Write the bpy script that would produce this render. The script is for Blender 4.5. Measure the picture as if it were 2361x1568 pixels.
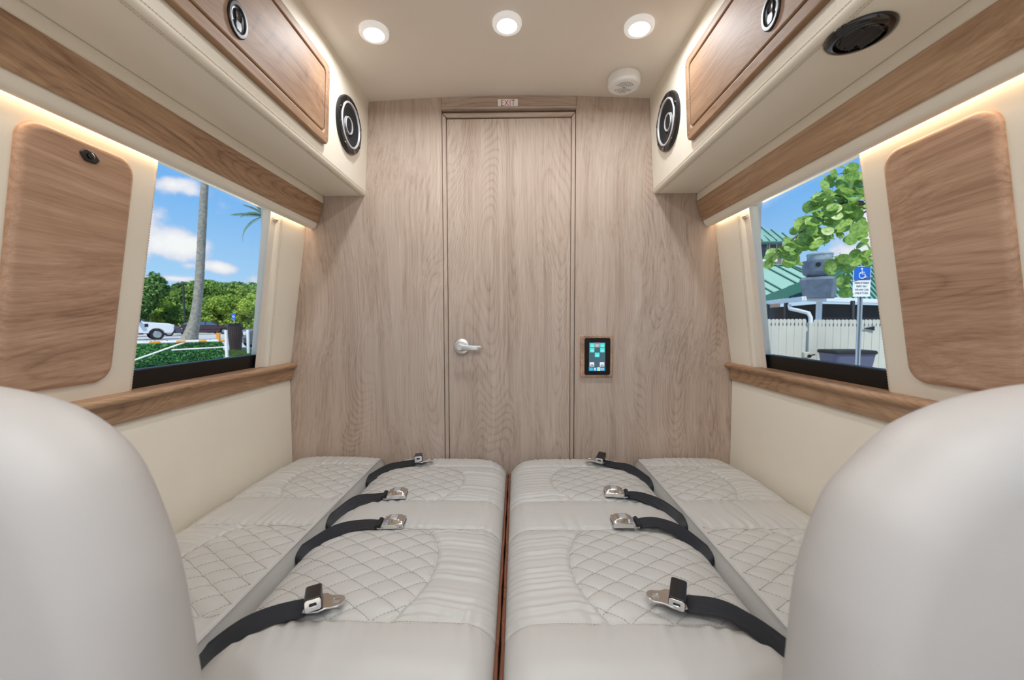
import bpy, bmesh, math, random
import numpy as np
from mathutils import Vector, Matrix

# ---------------------------------------------------------------- scene, camera, sky, sun
for o in list(bpy.data.objects):
    bpy.data.objects.remove(o, do_unlink=True)
SC = bpy.context.scene
COL = SC.collection
random.seed(7)
RNG = np.random.default_rng(7)

FPX, CX, CY = 892.0, 1174.5, 783.6            # focal length and principal point in pixels of the 2361x1568 frame
PITCH, YAW, ROLL = 0.0480, 0.0178, -0.0020
CAMPOS = Vector((0.030, 0.0, 0.98))
_cp, _sp, _cy, _sy = math.cos(PITCH), math.sin(PITCH), math.cos(YAW), math.sin(YAW)
_fw = Vector((-_sy * _cp, _cy * _cp, -_sp))
_rt0 = Vector((_cy, _sy, 0))
_up0 = _rt0.cross(_fw)
_rt = math.cos(ROLL) * _rt0 + math.sin(ROLL) * _up0
_up = -math.sin(ROLL) * _rt0 + math.cos(ROLL) * _up0
cam = bpy.data.cameras.new('camera')
camo = bpy.data.objects.new('camera', cam)
COL.objects.link(camo)
camo.matrix_world = Matrix(((_rt.x, _up.x, -_fw.x, CAMPOS.x), (_rt.y, _up.y, -_fw.y, CAMPOS.y), (_rt.z, _up.z, -_fw.z, CAMPOS.z), (0, 0, 0, 1)))
cam.sensor_fit = 'HORIZONTAL'
cam.sensor_width = 36.0
cam.lens = 36.0 * FPX / 2361.0
cam.shift_x = (1180.5 - CX) / 2361.0
cam.shift_y = (CY - 784.0) / 2361.0
cam.clip_start = 0.02
cam.clip_end = 500
cam.dof.use_dof = True
cam.dof.focus_distance = 1.3
cam.dof.aperture_fstop = 3.8
SC.camera = camo

SC.view_settings.view_transform = 'Standard'
SC.view_settings.look = 'None'
SC.view_settings.gamma = 1.0
SC.view_settings.exposure = 0.0
SC.view_settings.use_curve_mapping = False
SKY_STRENGTH = 1.0
SUN_STRENGTH = 4.3
LAMP_WATTS = 2.2
LED_STRENGTH = 19.0
SC.cycles.max_bounces = 8
SC.cycles.diffuse_bounces = 6
SC.cycles.glossy_bounces = 3
SC.cycles.transmission_bounces = 4
SC.cycles.caustics_reflective = False
SC.cycles.caustics_refractive = False
SC.cycles.transparent_max_bounces = 12
SC.cycles.sample_clamp_indirect = 6.0
SC.cycles.use_denoising = True
SC.cycles.use_adaptive_sampling = True
SC.cycles.adaptive_threshold = 0.04


def S(r, g, b):
    f = lambda c: (c / 255 / 12.92) if c / 255 <= 0.04045 else ((c / 255 + 0.055) / 1.055) ** 2.4
    return (f(r), f(g), f(b), 1.0)


def ray(x, y):
    return _fw + _rt * ((x - CX) / FPX) - _up * ((y - CY) / FPX)


def at(x, y, Y):                                 # the point at depth Y seen at pixel x, y
    r = ray(x, y)
    return CAMPOS + r * ((Y - CAMPOS.y) / r.y)


def on(x, y, n, p0):                             # the point of a plane seen at pixel x, y
    r = ray(x, y)
    n = Vector(n)
    return CAMPOS + r * (n.dot(Vector(p0) - CAMPOS) / n.dot(r))


class NT:                                        # a small node-tree writer
    def __init__(self, tree):
        self.t = tree
        self.t.nodes.clear()

    def n(self, kind, **kw):
        nd = self.t.nodes.new(kind)
        ins = kw.pop('ins', {})
        for k, v in kw.items():
            setattr(nd, k, v)
        for k, v in ins.items():
            self.put(nd.inputs[k], v)
        return nd

    def put(self, sock, v):
        if isinstance(v, bpy.types.NodeSocket):
            self.t.links.new(v, sock)
        else:
            sock.default_value = v

    def m(self, op, a, b=0.0, c=0.0, clamp=False):
        nd = self.t.nodes.new('ShaderNodeMath')
        nd.operation = op
        nd.use_clamp = clamp
        self.put(nd.inputs[0], a)
        self.put(nd.inputs[1], b)
        self.put(nd.inputs[2], c)
        return nd.outputs[0]

    def vm(self, op, a, b=(0, 0, 0)):
        nd = self.t.nodes.new('ShaderNodeVectorMath')
        nd.operation = op
        self.put(nd.inputs[0], a)
        self.put(nd.inputs[1], b)
        return nd.outputs['Value'] if op in ('LENGTH', 'DOT_PRODUCT') else nd.outputs[0]

    def mix(self, f, a, b):
        nd = self.t.nodes.new('ShaderNodeMix')
        nd.data_type = 'RGBA'
        self.put(nd.inputs[0], f)
        self.put(nd.inputs[6], a)
        self.put(nd.inputs[7], b)
        return nd.outputs[2]

    def noise(self, vec, scale, detail=2.0, rough=0.5, out='Fac'):
        nd = self.n('ShaderNodeTexNoise', ins={'Vector': vec, 'Scale': scale, 'Detail': detail, 'Roughness': rough})
        return nd.outputs[out]

    def ramp(self, f, stops):
        nd = self.n('ShaderNodeValToRGB')
        cr = nd.color_ramp
        while len(cr.elements) < len(stops):
            cr.elements.new(0.5)
        for e, (p, c) in zip(cr.elements, stops):
            e.position = p
            e.color = c
        self.put(nd.inputs[0], f)
        return nd.outputs[0]

    def smooth(self, f, a, b):
        nd = self.n('ShaderNodeMapRange', interpolation_type='SMOOTHSTEP', ins={'Value': f, 'From Min': a, 'From Max': b})
        return nd.outputs[0]


# sky: blue, paler towards the horizon, with fair-weather cumulus all round
world = bpy.data.worlds.new('sky')
SC.world = world
world.use_nodes = True
w = NT(world.node_tree)
tc = w.n('ShaderNodeTexCoord').outputs['Generated']
sep = w.n('ShaderNodeSeparateXYZ', ins={'Vector': tc})
zz = sep.outputs['Z']
base = w.ramp(w.m('MAXIMUM', zz, 0.0), [(0.0, S(196, 224, 250)), (0.10, S(166, 211, 250)), (0.26, S(121, 184, 246)), (0.45, S(106, 168, 238)), (1.0, S(70, 130, 215))])
pert = w.noise(tc, 11.0, 5.0, 0.55)
acc = None
# banks of cumulus: direction, half width, half height
for (px, py, wx, wz, k) in ((412, 566, 0.060, 0.040, 1.0), (500, 614, 0.045, 0.016, .85), (440, 612, .03, .012, .5), (410, 643, .07, .010, .7), (392, 425, .060, .020, .60), (620, 645, .05, .016, .7),
                            (1985, 580, .09, .03, .55), (2200, 500, .2, .06, .8), (1500, 560, .2, .05, .8), (900, 480, .25, .06, .8), (100, 520, .2, .06, .9)):
    d = ray(px, py).normalized()
    v = w.vm('SUBTRACT', tc, tuple(d))
    ln = w.vm('LENGTH', w.vm('MULTIPLY', v, (1 / wx, 1 / wx, 1 / wz)))
    h = w.m('MULTIPLY', w.m('SUBTRACT', 1.25, ln), k)
    acc = h if acc is None else w.m('MAXIMUM', acc, h)
back = w.m('SUBTRACT', w.m('MULTIPLY', w.noise(w.vm('MULTIPLY', tc, (1, 1, 2.6)), 2.2, 4.0, 0.55), 4.0), 2.55)
fld = w.m('ADD', w.m('MAXIMUM', acc, w.m('MULTIPLY', back, w.smooth(sep.outputs['Y'], 0.45, 0.0))), w.m('MULTIPLY', w.m('SUBTRACT', pert, 0.5), 2.2))
mask = w.smooth(fld, 0.15, 0.6)
ccol = w.mix(w.smooth(fld, 0.2, 1.0), S(214, 218, 240), S(252, 252, 253))
colr = w.mix(mask, base, ccol)
ground = w.smooth(zz, 0.0, -0.02)
colr = w.mix(ground, colr, S(150, 150, 145))
bg = w.n('ShaderNodeBackground', ins={'Color': colr, 'Strength': SKY_STRENGTH})
wo = w.n('ShaderNodeOutputWorld')
w.t.links.new(bg.outputs[0], wo.inputs[0])

sun = bpy.data.lights.new('sun', 'SUN')
sun.energy = SUN_STRENGTH
sun.angle = math.radians(1.2)
sun.color = (1.0, 0.95, 0.85)
suno = bpy.data.objects.new('sun', sun)
COL.objects.link(suno)
suno.rotation_euler = Vector((0.0, 0.52, -0.85)).to_track_quat('-Z', 'Y').to_euler()

# ---------------------------------------------------------------- materials
MATS = {}


def pbr(name, col, rough=0.5, metal=0.0, coat=0.0, bump=None, var=0.0, vscale=3.0, spec=0.5, aniso=None):
    mt = bpy.data.materials.new(name)
    mt.use_nodes = True
    t = NT(mt.node_tree)
    b = t.n('ShaderNodeBsdfPrincipled', ins={'Roughness': rough, 'Metallic': metal, 'Specular IOR Level': spec, 'Coat Weight': coat})
    b.inputs['Coat Roughness'].default_value = 0.12
    oc = t.n('ShaderNodeTexCoord').outputs['Object']
    if var > 0:
        nz = t.noise(oc, vscale, 4.0, 0.55)
        k = t.smooth(nz, 0.3, 0.7)
        a = tuple(c * (1 - var) for c in col[:3]) + (1,)
        c2 = tuple(min(1, c * (1 + var * 0.6)) for c in col[:3]) + (1,)
        t.put(b.inputs['Base Color'], t.mix(k, a, c2))
    else:
        b.inputs['Base Color'].default_value = col
    if bump:
        sc, st, ds = bump
        nz = t.noise(oc, sc, 3.0, 0.6)
        bp = t.n('ShaderNodeBump', ins={'Height': nz, 'Strength': st, 'Distance': ds})
        t.put(b.inputs['Normal'], bp.outputs[0])
    out = t.n('ShaderNodeOutputMaterial')
    t.t.links.new(b.outputs[0], out.inputs[0])
    MATS[name] = mt
    return mt


def emit(name, col, strength):
    mt = bpy.data.materials.new(name)
    mt.use_nodes = True
    t = NT(mt.node_tree)
    if strength < 12:
        mt.cycles.emission_sampling = 'NONE'
    e = t.n('ShaderNodeEmission', ins={'Color': col, 'Strength': strength})
    out = t.n('ShaderNodeOutputMaterial')
    t.t.links.new(e.outputs[0], out.inputs[0])
    MATS[name] = mt
    return mt


def wood(name, grain, dark, mid, light, rough=0.42, coat=0.15, A=1.0, ring=46.0, lin=34.0, off=(0, 0, 0)):
    """laminate: contour lines of a stretched noise (cathedral eyes), fine fibres and broad bands; grain along one axis"""
    mt = bpy.data.materials.new(name)
    mt.use_nodes = True
    t = NT(mt.node_tree)
    oc = t.vm('ADD', t.n('ShaderNodeTexCoord').outputs['Object'], off)
    ax = 'XYZ'.index(grain)
    wv = [2.4] * 3
    wv[ax] = 1.5
    warp = t.m('SUBTRACT', t.noise(t.vm('MULTIPLY', oc, tuple(wv)), 1.0, 1.0, 0.4), 0.5)      # slow sway of the grain
    sway = [0.16] * 3
    sway[ax] = 0.0
    cmb = t.n('ShaderNodeCombineXYZ', ins={0: warp, 1: warp, 2: warp}).outputs[0]
    oc = t.vm('ADD', oc, t.vm('MULTIPLY', cmb, tuple(sway)))

    def sc(across, along):
        v = [across] * 3
        v[ax] = along
        return t.vm('MULTIPLY', oc, tuple(v))
    s = t.n('ShaderNodeSeparateXYZ', ins={'Vector': oc})
    others = [s.outputs[i] for i in range(3) if i != ax]
    lat = t.m('ADD', others[0], t.m('MULTIPLY', others[1], 0.9))
    big = t.noise(sc(6.0, 1.0), 1.0, 0.6, 0.3)
    wob = t.noise(sc(16.0, 6.0), 1.0, 2.0, 0.5)
    hgt = t.m('ADD', t.m('ADD', t.m('MULTIPLY', big, ring), t.m('MULTIPLY', lat, lin)), t.m('MULTIPLY', wob, 1.3))
    fr = t.m('FRACT', hgt)
    tri = t.m('ABSOLUTE', t.m('SUBTRACT', t.m('MULTIPLY', fr, 2.0), 1.0))
    rings = t.m('POWER', tri, 3.0)
    eyes = t.smooth(t.noise(sc(5.0, 0.35), 1.0, 1.0, 0.4), 0.47, 0.60)      # cathedral figure only in some columns
    fib = t.noise(sc(430.0, 6.0), 1.0, 3.0, 0.6)
    fib2 = t.noise(sc(105.0, 1.3), 1.0, 3.0, 0.65)
    band = t.noise(sc(13.0, 0.9), 1.0, 3.0, 0.55)
    k = t.m('ADD', t.m('MULTIPLY', t.m('MULTIPLY', rings, t.m('ADD', 0.22, t.m('MULTIPLY', eyes, 0.78))), -0.15), t.m('MULTIPLY', t.m('SUBTRACT', fib, 0.5), 0.42))
    k = t.m('ADD', k, t.m('MULTIPLY', t.m('SUBTRACT', fib2, 0.5), 0.62))
    k = t.m('ADD', k, t.m('MULTIPLY', t.m('SUBTRACT', band, 0.5), 0.62))
    k = t.m('ADD', t.m('MULTIPLY', k, A), 0.58, clamp=True)
    col = t.ramp(k, [(0.12, dark), (0.5, mid), (0.86, light)])
    b = t.n('ShaderNodeBsdfPrincipled', ins={'Base Color': col, 'Roughness': rough, 'Coat Weight': coat, 'Coat Roughness': 0.25})
    out = t.n('ShaderNodeOutputMaterial')
    t.t.links.new(b.outputs[0], out.inputs[0])
    MATS[name] = mt
    return mt


def glass(name, refl=0.06, tint=(0.97, 0.985, 0.98, 1)):
    mt = bpy.data.materials.new(name)
    mt.use_nodes = True
    t = NT(mt.node_tree)
    tr = t.n('ShaderNodeBsdfTransparent', ins={'Color': tint})
    gl = t.n('ShaderNodeBsdfGlossy', ins={'Roughness': 0.01})
    lw = t.n('ShaderNodeLayerWeight', ins={'Blend': 0.15})
    fac = t.m('MULTIPLY', lw.outputs['Fresnel'], refl / 0.06 * 0.3, clamp=True)
    mx = t.n('ShaderNodeMixShader', ins={0: fac})
    t.t.links.new(tr.outputs[0], mx.inputs[1])
    t.t.links.new(gl.outputs[0], mx.inputs[2])
    out = t.n('ShaderNodeOutputMaterial')
    t.t.links.new(mx.outputs[0], out.inputs[0])
    MATS[name] = mt
    return mt


def foliage(name, a, b, c, vscale=0.6, rough=0.6, trans=0.25):
    mt = bpy.data.materials.new(name)
    mt.use_nodes = True
    t = NT(mt.node_tree)
    g = t.n('ShaderNodeNewGeometry')
    oc = t.n('ShaderNodeTexCoord').outputs['Object']
    nz = t.smooth(t.noise(oc, vscale, 2.0, 0.5), 0.35, 0.65)
    k = t.m('ADD', t.m('MULTIPLY', g.outputs['Random Per Island'], 0.6), t.m('MULTIPLY', nz, 0.4))
    oi = t.n('ShaderNodeObjectInfo').outputs['Random']
    k = t.m('ADD', t.m('MULTIPLY', k, 0.75), t.m('MULTIPLY', oi, 0.25))
    col = t.ramp(k, [(0.1, a), (0.5, b), (0.9, c)])
    p = t.n('ShaderNodeBsdfPrincipled', ins={'Base Color': col, 'Roughness': rough})
    tl = t.n('ShaderNodeBsdfTranslucent', ins={'Color': col})
    mx = t.n('ShaderNodeMixShader', ins={0: trans})
    t.t.links.new(p.outputs[0], mx.inputs[1])
    t.t.links.new(tl.outputs[0], mx.inputs[2])
    out = t.n('ShaderNodeOutputMaterial')
    t.t.links.new(mx.outputs[0], out.inputs[0])
    MATS[name] = mt
    return mt


CREAM = pbr('cream_vinyl', S(235, 227, 211), 0.46, var=0.02, vscale=4)
HEADLINER = pbr('headliner', S(232, 224, 213), 0.42, var=0.02, vscale=2.5)
LEATHER = pbr('quilted_leather', S(188, 186, 181), 0.44, var=0.02, vscale=6)
CHAIRV = pbr('chair_vinyl', S(184, 179, 174), 0.5)
THREAD = pbr('thread', S(170, 165, 156), 0.8)
THREADC = pbr('cream_thread', S(212, 200, 180), 0.8)
PIPING = pbr('brown_piping', S(112, 66, 44), 0.5)
BLACKP = pbr('black_plastic', S(20, 20, 22), 0.32)
BLACKG = pbr('black_gloss', S(10, 10, 12), 0.10, coat=0.6)
BLACKF = pbr('window_black', S(5, 5, 6), 0.45)
RUBBER = pbr('rubber', S(26, 26, 27), 0.75)
WEB = pbr('webbing', S(22, 25, 31), 0.6, bump=(900, 0.25, 0.0006))
CHROME = pbr('chrome', S(225, 225, 225), 0.12, metal=1.0)
STEEL = pbr('brushed_steel', S(226, 223, 217), 0.34, metal=1.0)
WHITEP = pbr('white_plastic', S(238, 238, 236), 0.35)
CONE = pbr('speaker_cone', S(24, 25, 29), 0.6)
FRAMEW = pbr('cream_channel', S(228, 220, 208), 0.4)
FLOORM = wood('floor_vinyl', 'Y', S(152, 140, 124), S(194, 182, 166), S(212, 202, 188))
_d, _m, _l = S(116, 85, 62), S(166, 131, 104), S(196, 164, 138)
WOODZ = wood('wood_upright', 'Z', S(126, 104, 88), S(178, 158, 142), S(202, 186, 172), rough=0.6, coat=0.0)
WOODDOOR = wood('wood_door', 'Z', S(124, 102, 86), S(176, 156, 140), S(200, 184, 170), rough=0.6, coat=0.0, off=(3.1, 0, 5.2))
WOODY = wood('wood_lengthwise', 'Y', S(106, 75, 51), S(164, 129, 98), S(194, 161, 129), A=1.25, off=(0, 2, 1))
WOODP = wood('wood_panel', 'Y', S(118, 86, 64), S(172, 136, 110), S(200, 166, 140), A=1.2, rough=.4, coat=.2, ring=30, lin=30, off=(4, .35, 2))
WOODC = wood('wood_cabinet', 'Y', S(92, 64, 44), S(140, 107, 80), S(168, 136, 106), rough=0.58, coat=0.0, off=(1, 4, 0))
WOODX = wood('wood_header', 'X', S(126, 104, 88), S(178, 158, 142), S(202, 186, 172), off=(2, 1, 7))
LENS = emit('lamp_lens', (0.96, 0.985, 1.0, 1), 9.0)
LEDM = emit('led_strip', (1.0, 0.80, 0.62, 1), LED_STRENGTH)
GLASS = glass('window_glass')
EXITW = pbr('sign_white', S(250, 248, 250), 0.35)
EXITR = pbr('sign_red', S(178, 18, 36), 0.5)


# ---------------------------------------------------------------- mesh helpers
class MB:
    def __init__(self):
        self.v, self.f = [], []

    def add(self, vs, fs):
        k = len(self.v)
        self.v += [tuple(p) for p in vs]
        self.f += [tuple(i + k for i in q) for q in fs]
        return self

    def box(self, x0, x1, y0, y1, z0, z1):
        vs = [(x, y, z) for x in (x0, x1) for y in (y0, y1) for z in (z0, z1)]
        return self.add(vs, [(0, 1, 3, 2), (4, 6, 7, 5), (0, 4, 5, 1), (2, 3, 7, 6), (0, 2, 6, 4), (1, 5, 7, 3)])

    def obox(self, c, h, R=None):
        R = R or Matrix.Identity(3)
        c = Vector(c)
        vs = [c + R @ Vector((x, y, z)) for x in (-h[0], h[0]) for y in (-h[1], h[1]) for z in (-h[2], h[2])]
        return self.add(vs, [(0, 1, 3, 2), (4, 6, 7, 5), (0, 4, 5, 1), (2, 3, 7, 6), (0, 2, 6, 4), (1, 5, 7, 3)])

    def prism(self, poly, a, b, axis='y'):
        n = len(poly)

        def P(u, v, t):
            return {'y': (u, t, v), 'x': (t, u, v), 'z': (u, v, t)}[axis]
        vs = [P(u, v, a) for u, v in poly] + [P(u, v, b) for u, v in poly]
        fs = [tuple(range(n)), tuple(range(2 * n - 1, n - 1, -1))] + [(i, (i + 1) % n, n + (i + 1) % n, n + i) for i in range(n)]
        return self.add(vs, fs)

    def loft(self, loops, caps=True, closed=True):
        n = len(loops[0])
        vs = [p for lp in loops for p in lp]
        fs = []
        for k in range(len(loops) - 1):
            for i in range(n if closed else n - 1):
                j = (i + 1) % n
                fs.append((k * n + i, k * n + j, (k + 1) * n + j, (k + 1) * n + i))
        if caps:
            fs.append(tuple(range(n)))
            fs.append(tuple(range((len(loops) - 1) * n + n - 1, (len(loops) - 1) * n - 1, -1)))
        return self.add(vs, fs)

    def tube(self, pts, r, n=8, caps=True):
        pts = [Vector(p) for p in pts]
        loops = []
        ref = Vector((0, 0, 1)) if abs((pts[-1] - pts[0]).normalized().z) < 0.7 else Vector((1, 0, 0))
        for i, p in enumerate(pts):
            d = (pts[min(i + 1, len(pts) - 1)] - pts[max(i - 1, 0)]).normalized()
            if abs(d.dot(ref)) > 0.95:
                ref = Vector((1, 0, 0)) if abs(d.x) < 0.9 else Vector((0, 1, 0))
            a = d.cross(ref).normalized()
            b = a.cross(d)
            rr = r[i] if isinstance(r, (list, tuple)) else r
            loops.append([p + (a * math.cos(t) + b * math.sin(t)) * rr for t in [2 * math.pi * k / n for k in range(n)]])
        return self.loft(loops, caps)

    def lathe(self, prof, c, axis=(0, 0, 1), n=32, caps=True, squash=(1, 1)):
        c, ax = Vector(c), Vector(axis).normalized()
        ref = Vector((0, 0, 1)) if abs(ax.z) < 0.9 else Vector((0, 1, 0))
        a = ax.cross(ref).normalized()
        b = ax.cross(a)
        loops = [[c + ax * h + (a * math.cos(t) * squash[0] + b * math.sin(t) * squash[1]) * max(r, 1e-5) for t in [2 * math.pi * k / n for k in range(n)]] for r, h in prof]
        return self.loft(loops, caps)

    def grid(self, P):
        m, n = P.shape[:2]
        k = len(self.v)
        self.v += [tuple(p) for p in P.reshape(-1, 3).tolist()]
        i, j = np.meshgrid(np.arange(m - 1), np.arange(n - 1), indexing='ij')
        a = (i * n + j + k).ravel()
        self.f += np.stack([a, a + 1, a + n + 1, a + n], 1).tolist()
        return self

    def build(self, name, mat, parent=None, smooth=True, sharp=38, bevel=None, local=False, mirror=False, kind=None):
        me = bpy.data.meshes.new(name)
        vs = [(-x, y, z) for x, y, z in self.v] if mirror else self.v
        me.from_pydata(vs, [], self.f)
        if len(self.f) < 60000:
            bm = bmesh.new()
            bm.from_mesh(me)
            bmesh.ops.recalc_face_normals(bm, faces=bm.faces)
            bm.to_mesh(me)
            bm.free()
        if smooth:
            me.shade_smooth()
            if sharp:
                me.set_sharp_from_angle(angle=math.radians(sharp))
        if mat:
            me.materials.append(mat)
        o = bpy.data.objects.new(name, me)
        COL.objects.link(o)
        if parent is not None:
            o.parent = parent
            if not local:
                pp, q = Vector((0, 0, 0)), parent
                while q is not None:
                    pp += Vector(q.location)
                    q = q.parent if q.type == 'EMPTY' else None
                if parent.type == 'EMPTY':
                    o.matrix_parent_inverse = Matrix.Translation(-Vector(parent.location))
        if bevel:
            wd, sg = bevel
            b = o.modifiers.new('bevel', 'BEVEL')
            b.width = wd
            b.segments = sg
            b.limit_method = 'ANGLE'
            b.angle_limit = math.radians(35)
            b.harden_normals = False
        if kind:
            o['kind'] = kind
        return o


def tag(o, label=None, cat=None, group=None, kind=None):
    if label:
        o['label'] = label
    if cat:
        o['category'] = cat
    if group:
        o['group'] = group
    if kind:
        o['kind'] = kind
    return o


def thing(name, label, cat, loc, group=None, rz=0.0):
    e = bpy.data.objects.new(name, None)
    e.empty_display_size = 0.05
    COL.objects.link(e)
    e.location = loc
    e.rotation_euler = (0, 0, rz)
    return tag(e, label, cat, group)


def struct(name, loc=(0, 0, 0), label=None):
    e = bpy.data.objects.new(name, None)
    COL.objects.link(e)
    e.location = loc
    return tag(e, label, None, None, 'structure')


def rrect(x0, x1, y0, y1, r, n=6):
    pts = []
    for cx, cy, a0 in ((x1 - r, y1 - r, 0), (x0 + r, y1 - r, 90), (x0 + r, y0 + r, 180), (x1 - r, y0 + r, 270)):
        for k in range(n + 1):
            a = math.radians(a0 + 90 * k / n)
            pts.append((cx + r * math.cos(a), cy + r * math.sin(a)))
    return pts


def ring_slab(mb, outer, inner, f):              # plate with a hole; f(u, v, level) maps to space, level 0 back, 1 front
    n = len(outer)
    L = [[f(u, v, 0) for u, v in outer], [f(u, v, 1) for u, v in outer], [f(u, v, 1) for u, v in inner], [f(u, v, 0) for u, v in inner]]
    vs = [p for lp in L for p in lp]
    fs = []
    for k in range(4):
        k2 = (k + 1) % 4
        for i in range(n):
            j = (i + 1) % n
            fs.append((k * n + i, k * n + j, k2 * n + j, k2 * n + i))
    return mb.add(vs, fs)


def plate(mb, poly, f):
    n = len(poly)
    vs = [f(u, v, 0) for u, v in poly] + [f(u, v, 1) for u, v in poly]
    return mb.add(vs, [tuple(range(n)), tuple(range(2 * n - 1, n - 1, -1))] + [(i, (i + 1) % n, n + (i + 1) % n, n + i) for i in range(n)])


def dashes(mb, line, L=0.0042, gap=0.0024, wd=0.0009, ht=0.0006, up=None):
    """thread stitches along a 3-D polyline: small raised blocks"""
    line = [Vector(p) for p in line]
    seg = [(line[i + 1] - line[i]).length for i in range(len(line) - 1)]
    tot = sum(seg)

    def point(s):
        for i, l in enumerate(seg):
            if s <= l or i == len(seg) - 1:
                return line[i].lerp(line[i + 1], min(1, s / max(l, 1e-9)))
            s -= l
    s = 0.0
    while s + L < tot:
        a, b = point(s), point(s + L)
        d = (b - a)
        if d.length > 1e-5:
            d.normalize()
            u = Vector(up) if up else Vector((0, 0, 1))
            sd = d.cross(u).normalized() * wd
            u = sd.cross(d).normalized() * ht
            mb.add([a - sd - u, a + sd - u, a + sd + u, a - sd + u, b - sd - u, b + sd - u, b + sd + u, b - sd + u],
                   [(0, 1, 2, 3), (7, 6, 5, 4), (0, 4, 5, 1), (1, 5, 6, 2), (2, 6, 7, 3), (3, 7, 4, 0)])
        s += L + gap
    return mb


def text_mesh(name, body, size, mat, parent, M, extrude=0.0004, local=False, align='CENTER', sx=1.0, thin=0.0, spc=0.0):
    cu = bpy.data.curves.new(name, 'FONT')
    cu.body = body
    cu.size = size
    cu.align_x = align
    cu.align_y = 'CENTER'
    cu.extrude = extrude
    cu.offset = thin
    cu.space_character = 1.0 + spc
    cu.resolution_u = 3
    tmp = bpy.data.objects.new('tmp', cu)
    COL.objects.link(tmp)
    dg = bpy.context.evaluated_depsgraph_get()
    me = bpy.data.meshes.new_from_object(tmp.evaluated_get(dg))
    bpy.data.objects.remove(tmp, do_unlink=True)
    me.name = name
    me.transform(M @ Matrix.Diagonal((sx, 1, 1, 1)))
    me.materials.clear()
    me.materials.append(mat)
    o = bpy.data.objects.new(name, me)
    COL.objects.link(o)
    if parent:
        o.parent = parent
        if not local and parent.type == 'EMPTY':
            o.matrix_parent_inverse = Matrix.Translation(-Vector(parent.location))
    return o


FACE_CAM = Matrix(((1, 0, 0, 0), (0, 0, -1, 0), (0, 1, 0, 0), (0, 0, 0, 1)))   # text plane -> xz plane facing -y
# ---------------------------------------------------------------- the van's shell
D = 1.54                # rear bulkhead
Y0 = -1.7               # where the cab begins, behind the camera
LR = {-1: 'left', 1: 'right'}


def xw(z):               # inner face of the leaning upper side wall
    return 0.895 - (z - 0.815) * 0.168


def ceil_z(x):
    return 1.852 - 0.058 * x * x


fl = struct('floor')
MB().box(-0.95, 0.95, Y0, D + 0.03, -0.03, 0.0).build('floor_covering', FLOORM, fl)

P = np.array([[(x, y, ceil_z(x)) for y in np.linspace(Y0, D + 0.02, 40)] for x in np.linspace(-0.95, 0.95, 60)])
mbc = MB().grid(P)
mbc.box(-0.97, 0.97, Y0, D + 0.05, 1.87, 1.90)
tag(mbc.build('ceiling', HEADLINER, sharp=50), 'taupe padded ceiling with round lamps', kind='structure')

# rear bulkhead: veneered panels, header, casing and door
wb = struct('wall_back')
DX0, DX1 = -0.241, 0.244        # door leaf
CX0, CX1 = -0.259, 0.2615       # outer edge of the casing
tag(MB().box(-0.95, CX0 - 0.0006, D, D + 0.03, -0.02, 1.87).build('wood_panel', WOODZ, wb, bevel=(0.0012, 2)), 'wide veneered panel beside the door handle')
tag(MB().box(CX1 + 0.0006, 0.95, D, D + 0.03, -0.02, 1.87).build('wood_panel', WOODZ, wb, bevel=(0.0012, 2)), 'wide veneered panel with the touch screen')
MB().prism([(D, 1.87), (D + 0.03, 1.87), (D + 0.03, 1.797), (D - 0.001, 1.797), (D - 0.010, 1.800), (D - 0.011, 1.806), (D - 0.001, 1.812)], CX0, CX1, 'x').build('header_board', WOODX, wb, bevel=(0.0012, 2))
MB().box(CX0, CX1, D + 0.020, D + 0.03, 0.0, 1.80).build('door_recess', pbr('dark_gap', S(52, 36, 26), 0.8), wb)
for (a, b, nm) in ((CX0, DX0, 'casing_strip'), (DX1, CX1, 'casing_strip')):
    m0, m1 = a + 0.0010, b - 0.0014
    e1 = 0.0165
    if a < 0:
        poly = [(m0, 0.0), (m1, 0.0), (m1, 1.7705), (m0, 1.7705 + e1)]
    else:
        poly = [(m0, 0.0), (m1, 0.0), (m1, 1.7705 + e1), (m0, 1.7705)]
    MB().prism(poly, D - 0.004, D + 0.022, 'y').build(nm, WOODZ, wb, bevel=(0.005, 3))
MB().prism([(DX0 - 0.0005, 1.7710), (DX1 + 0.0005, 1.7710), (CX1 - 0.001, 1.7885), (CX0 + 0.001, 1.7885)], D - 0.004, D + 0.022, 'y').build('casing_strip', WOODX, wb, bevel=(0.005, 3))

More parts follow.
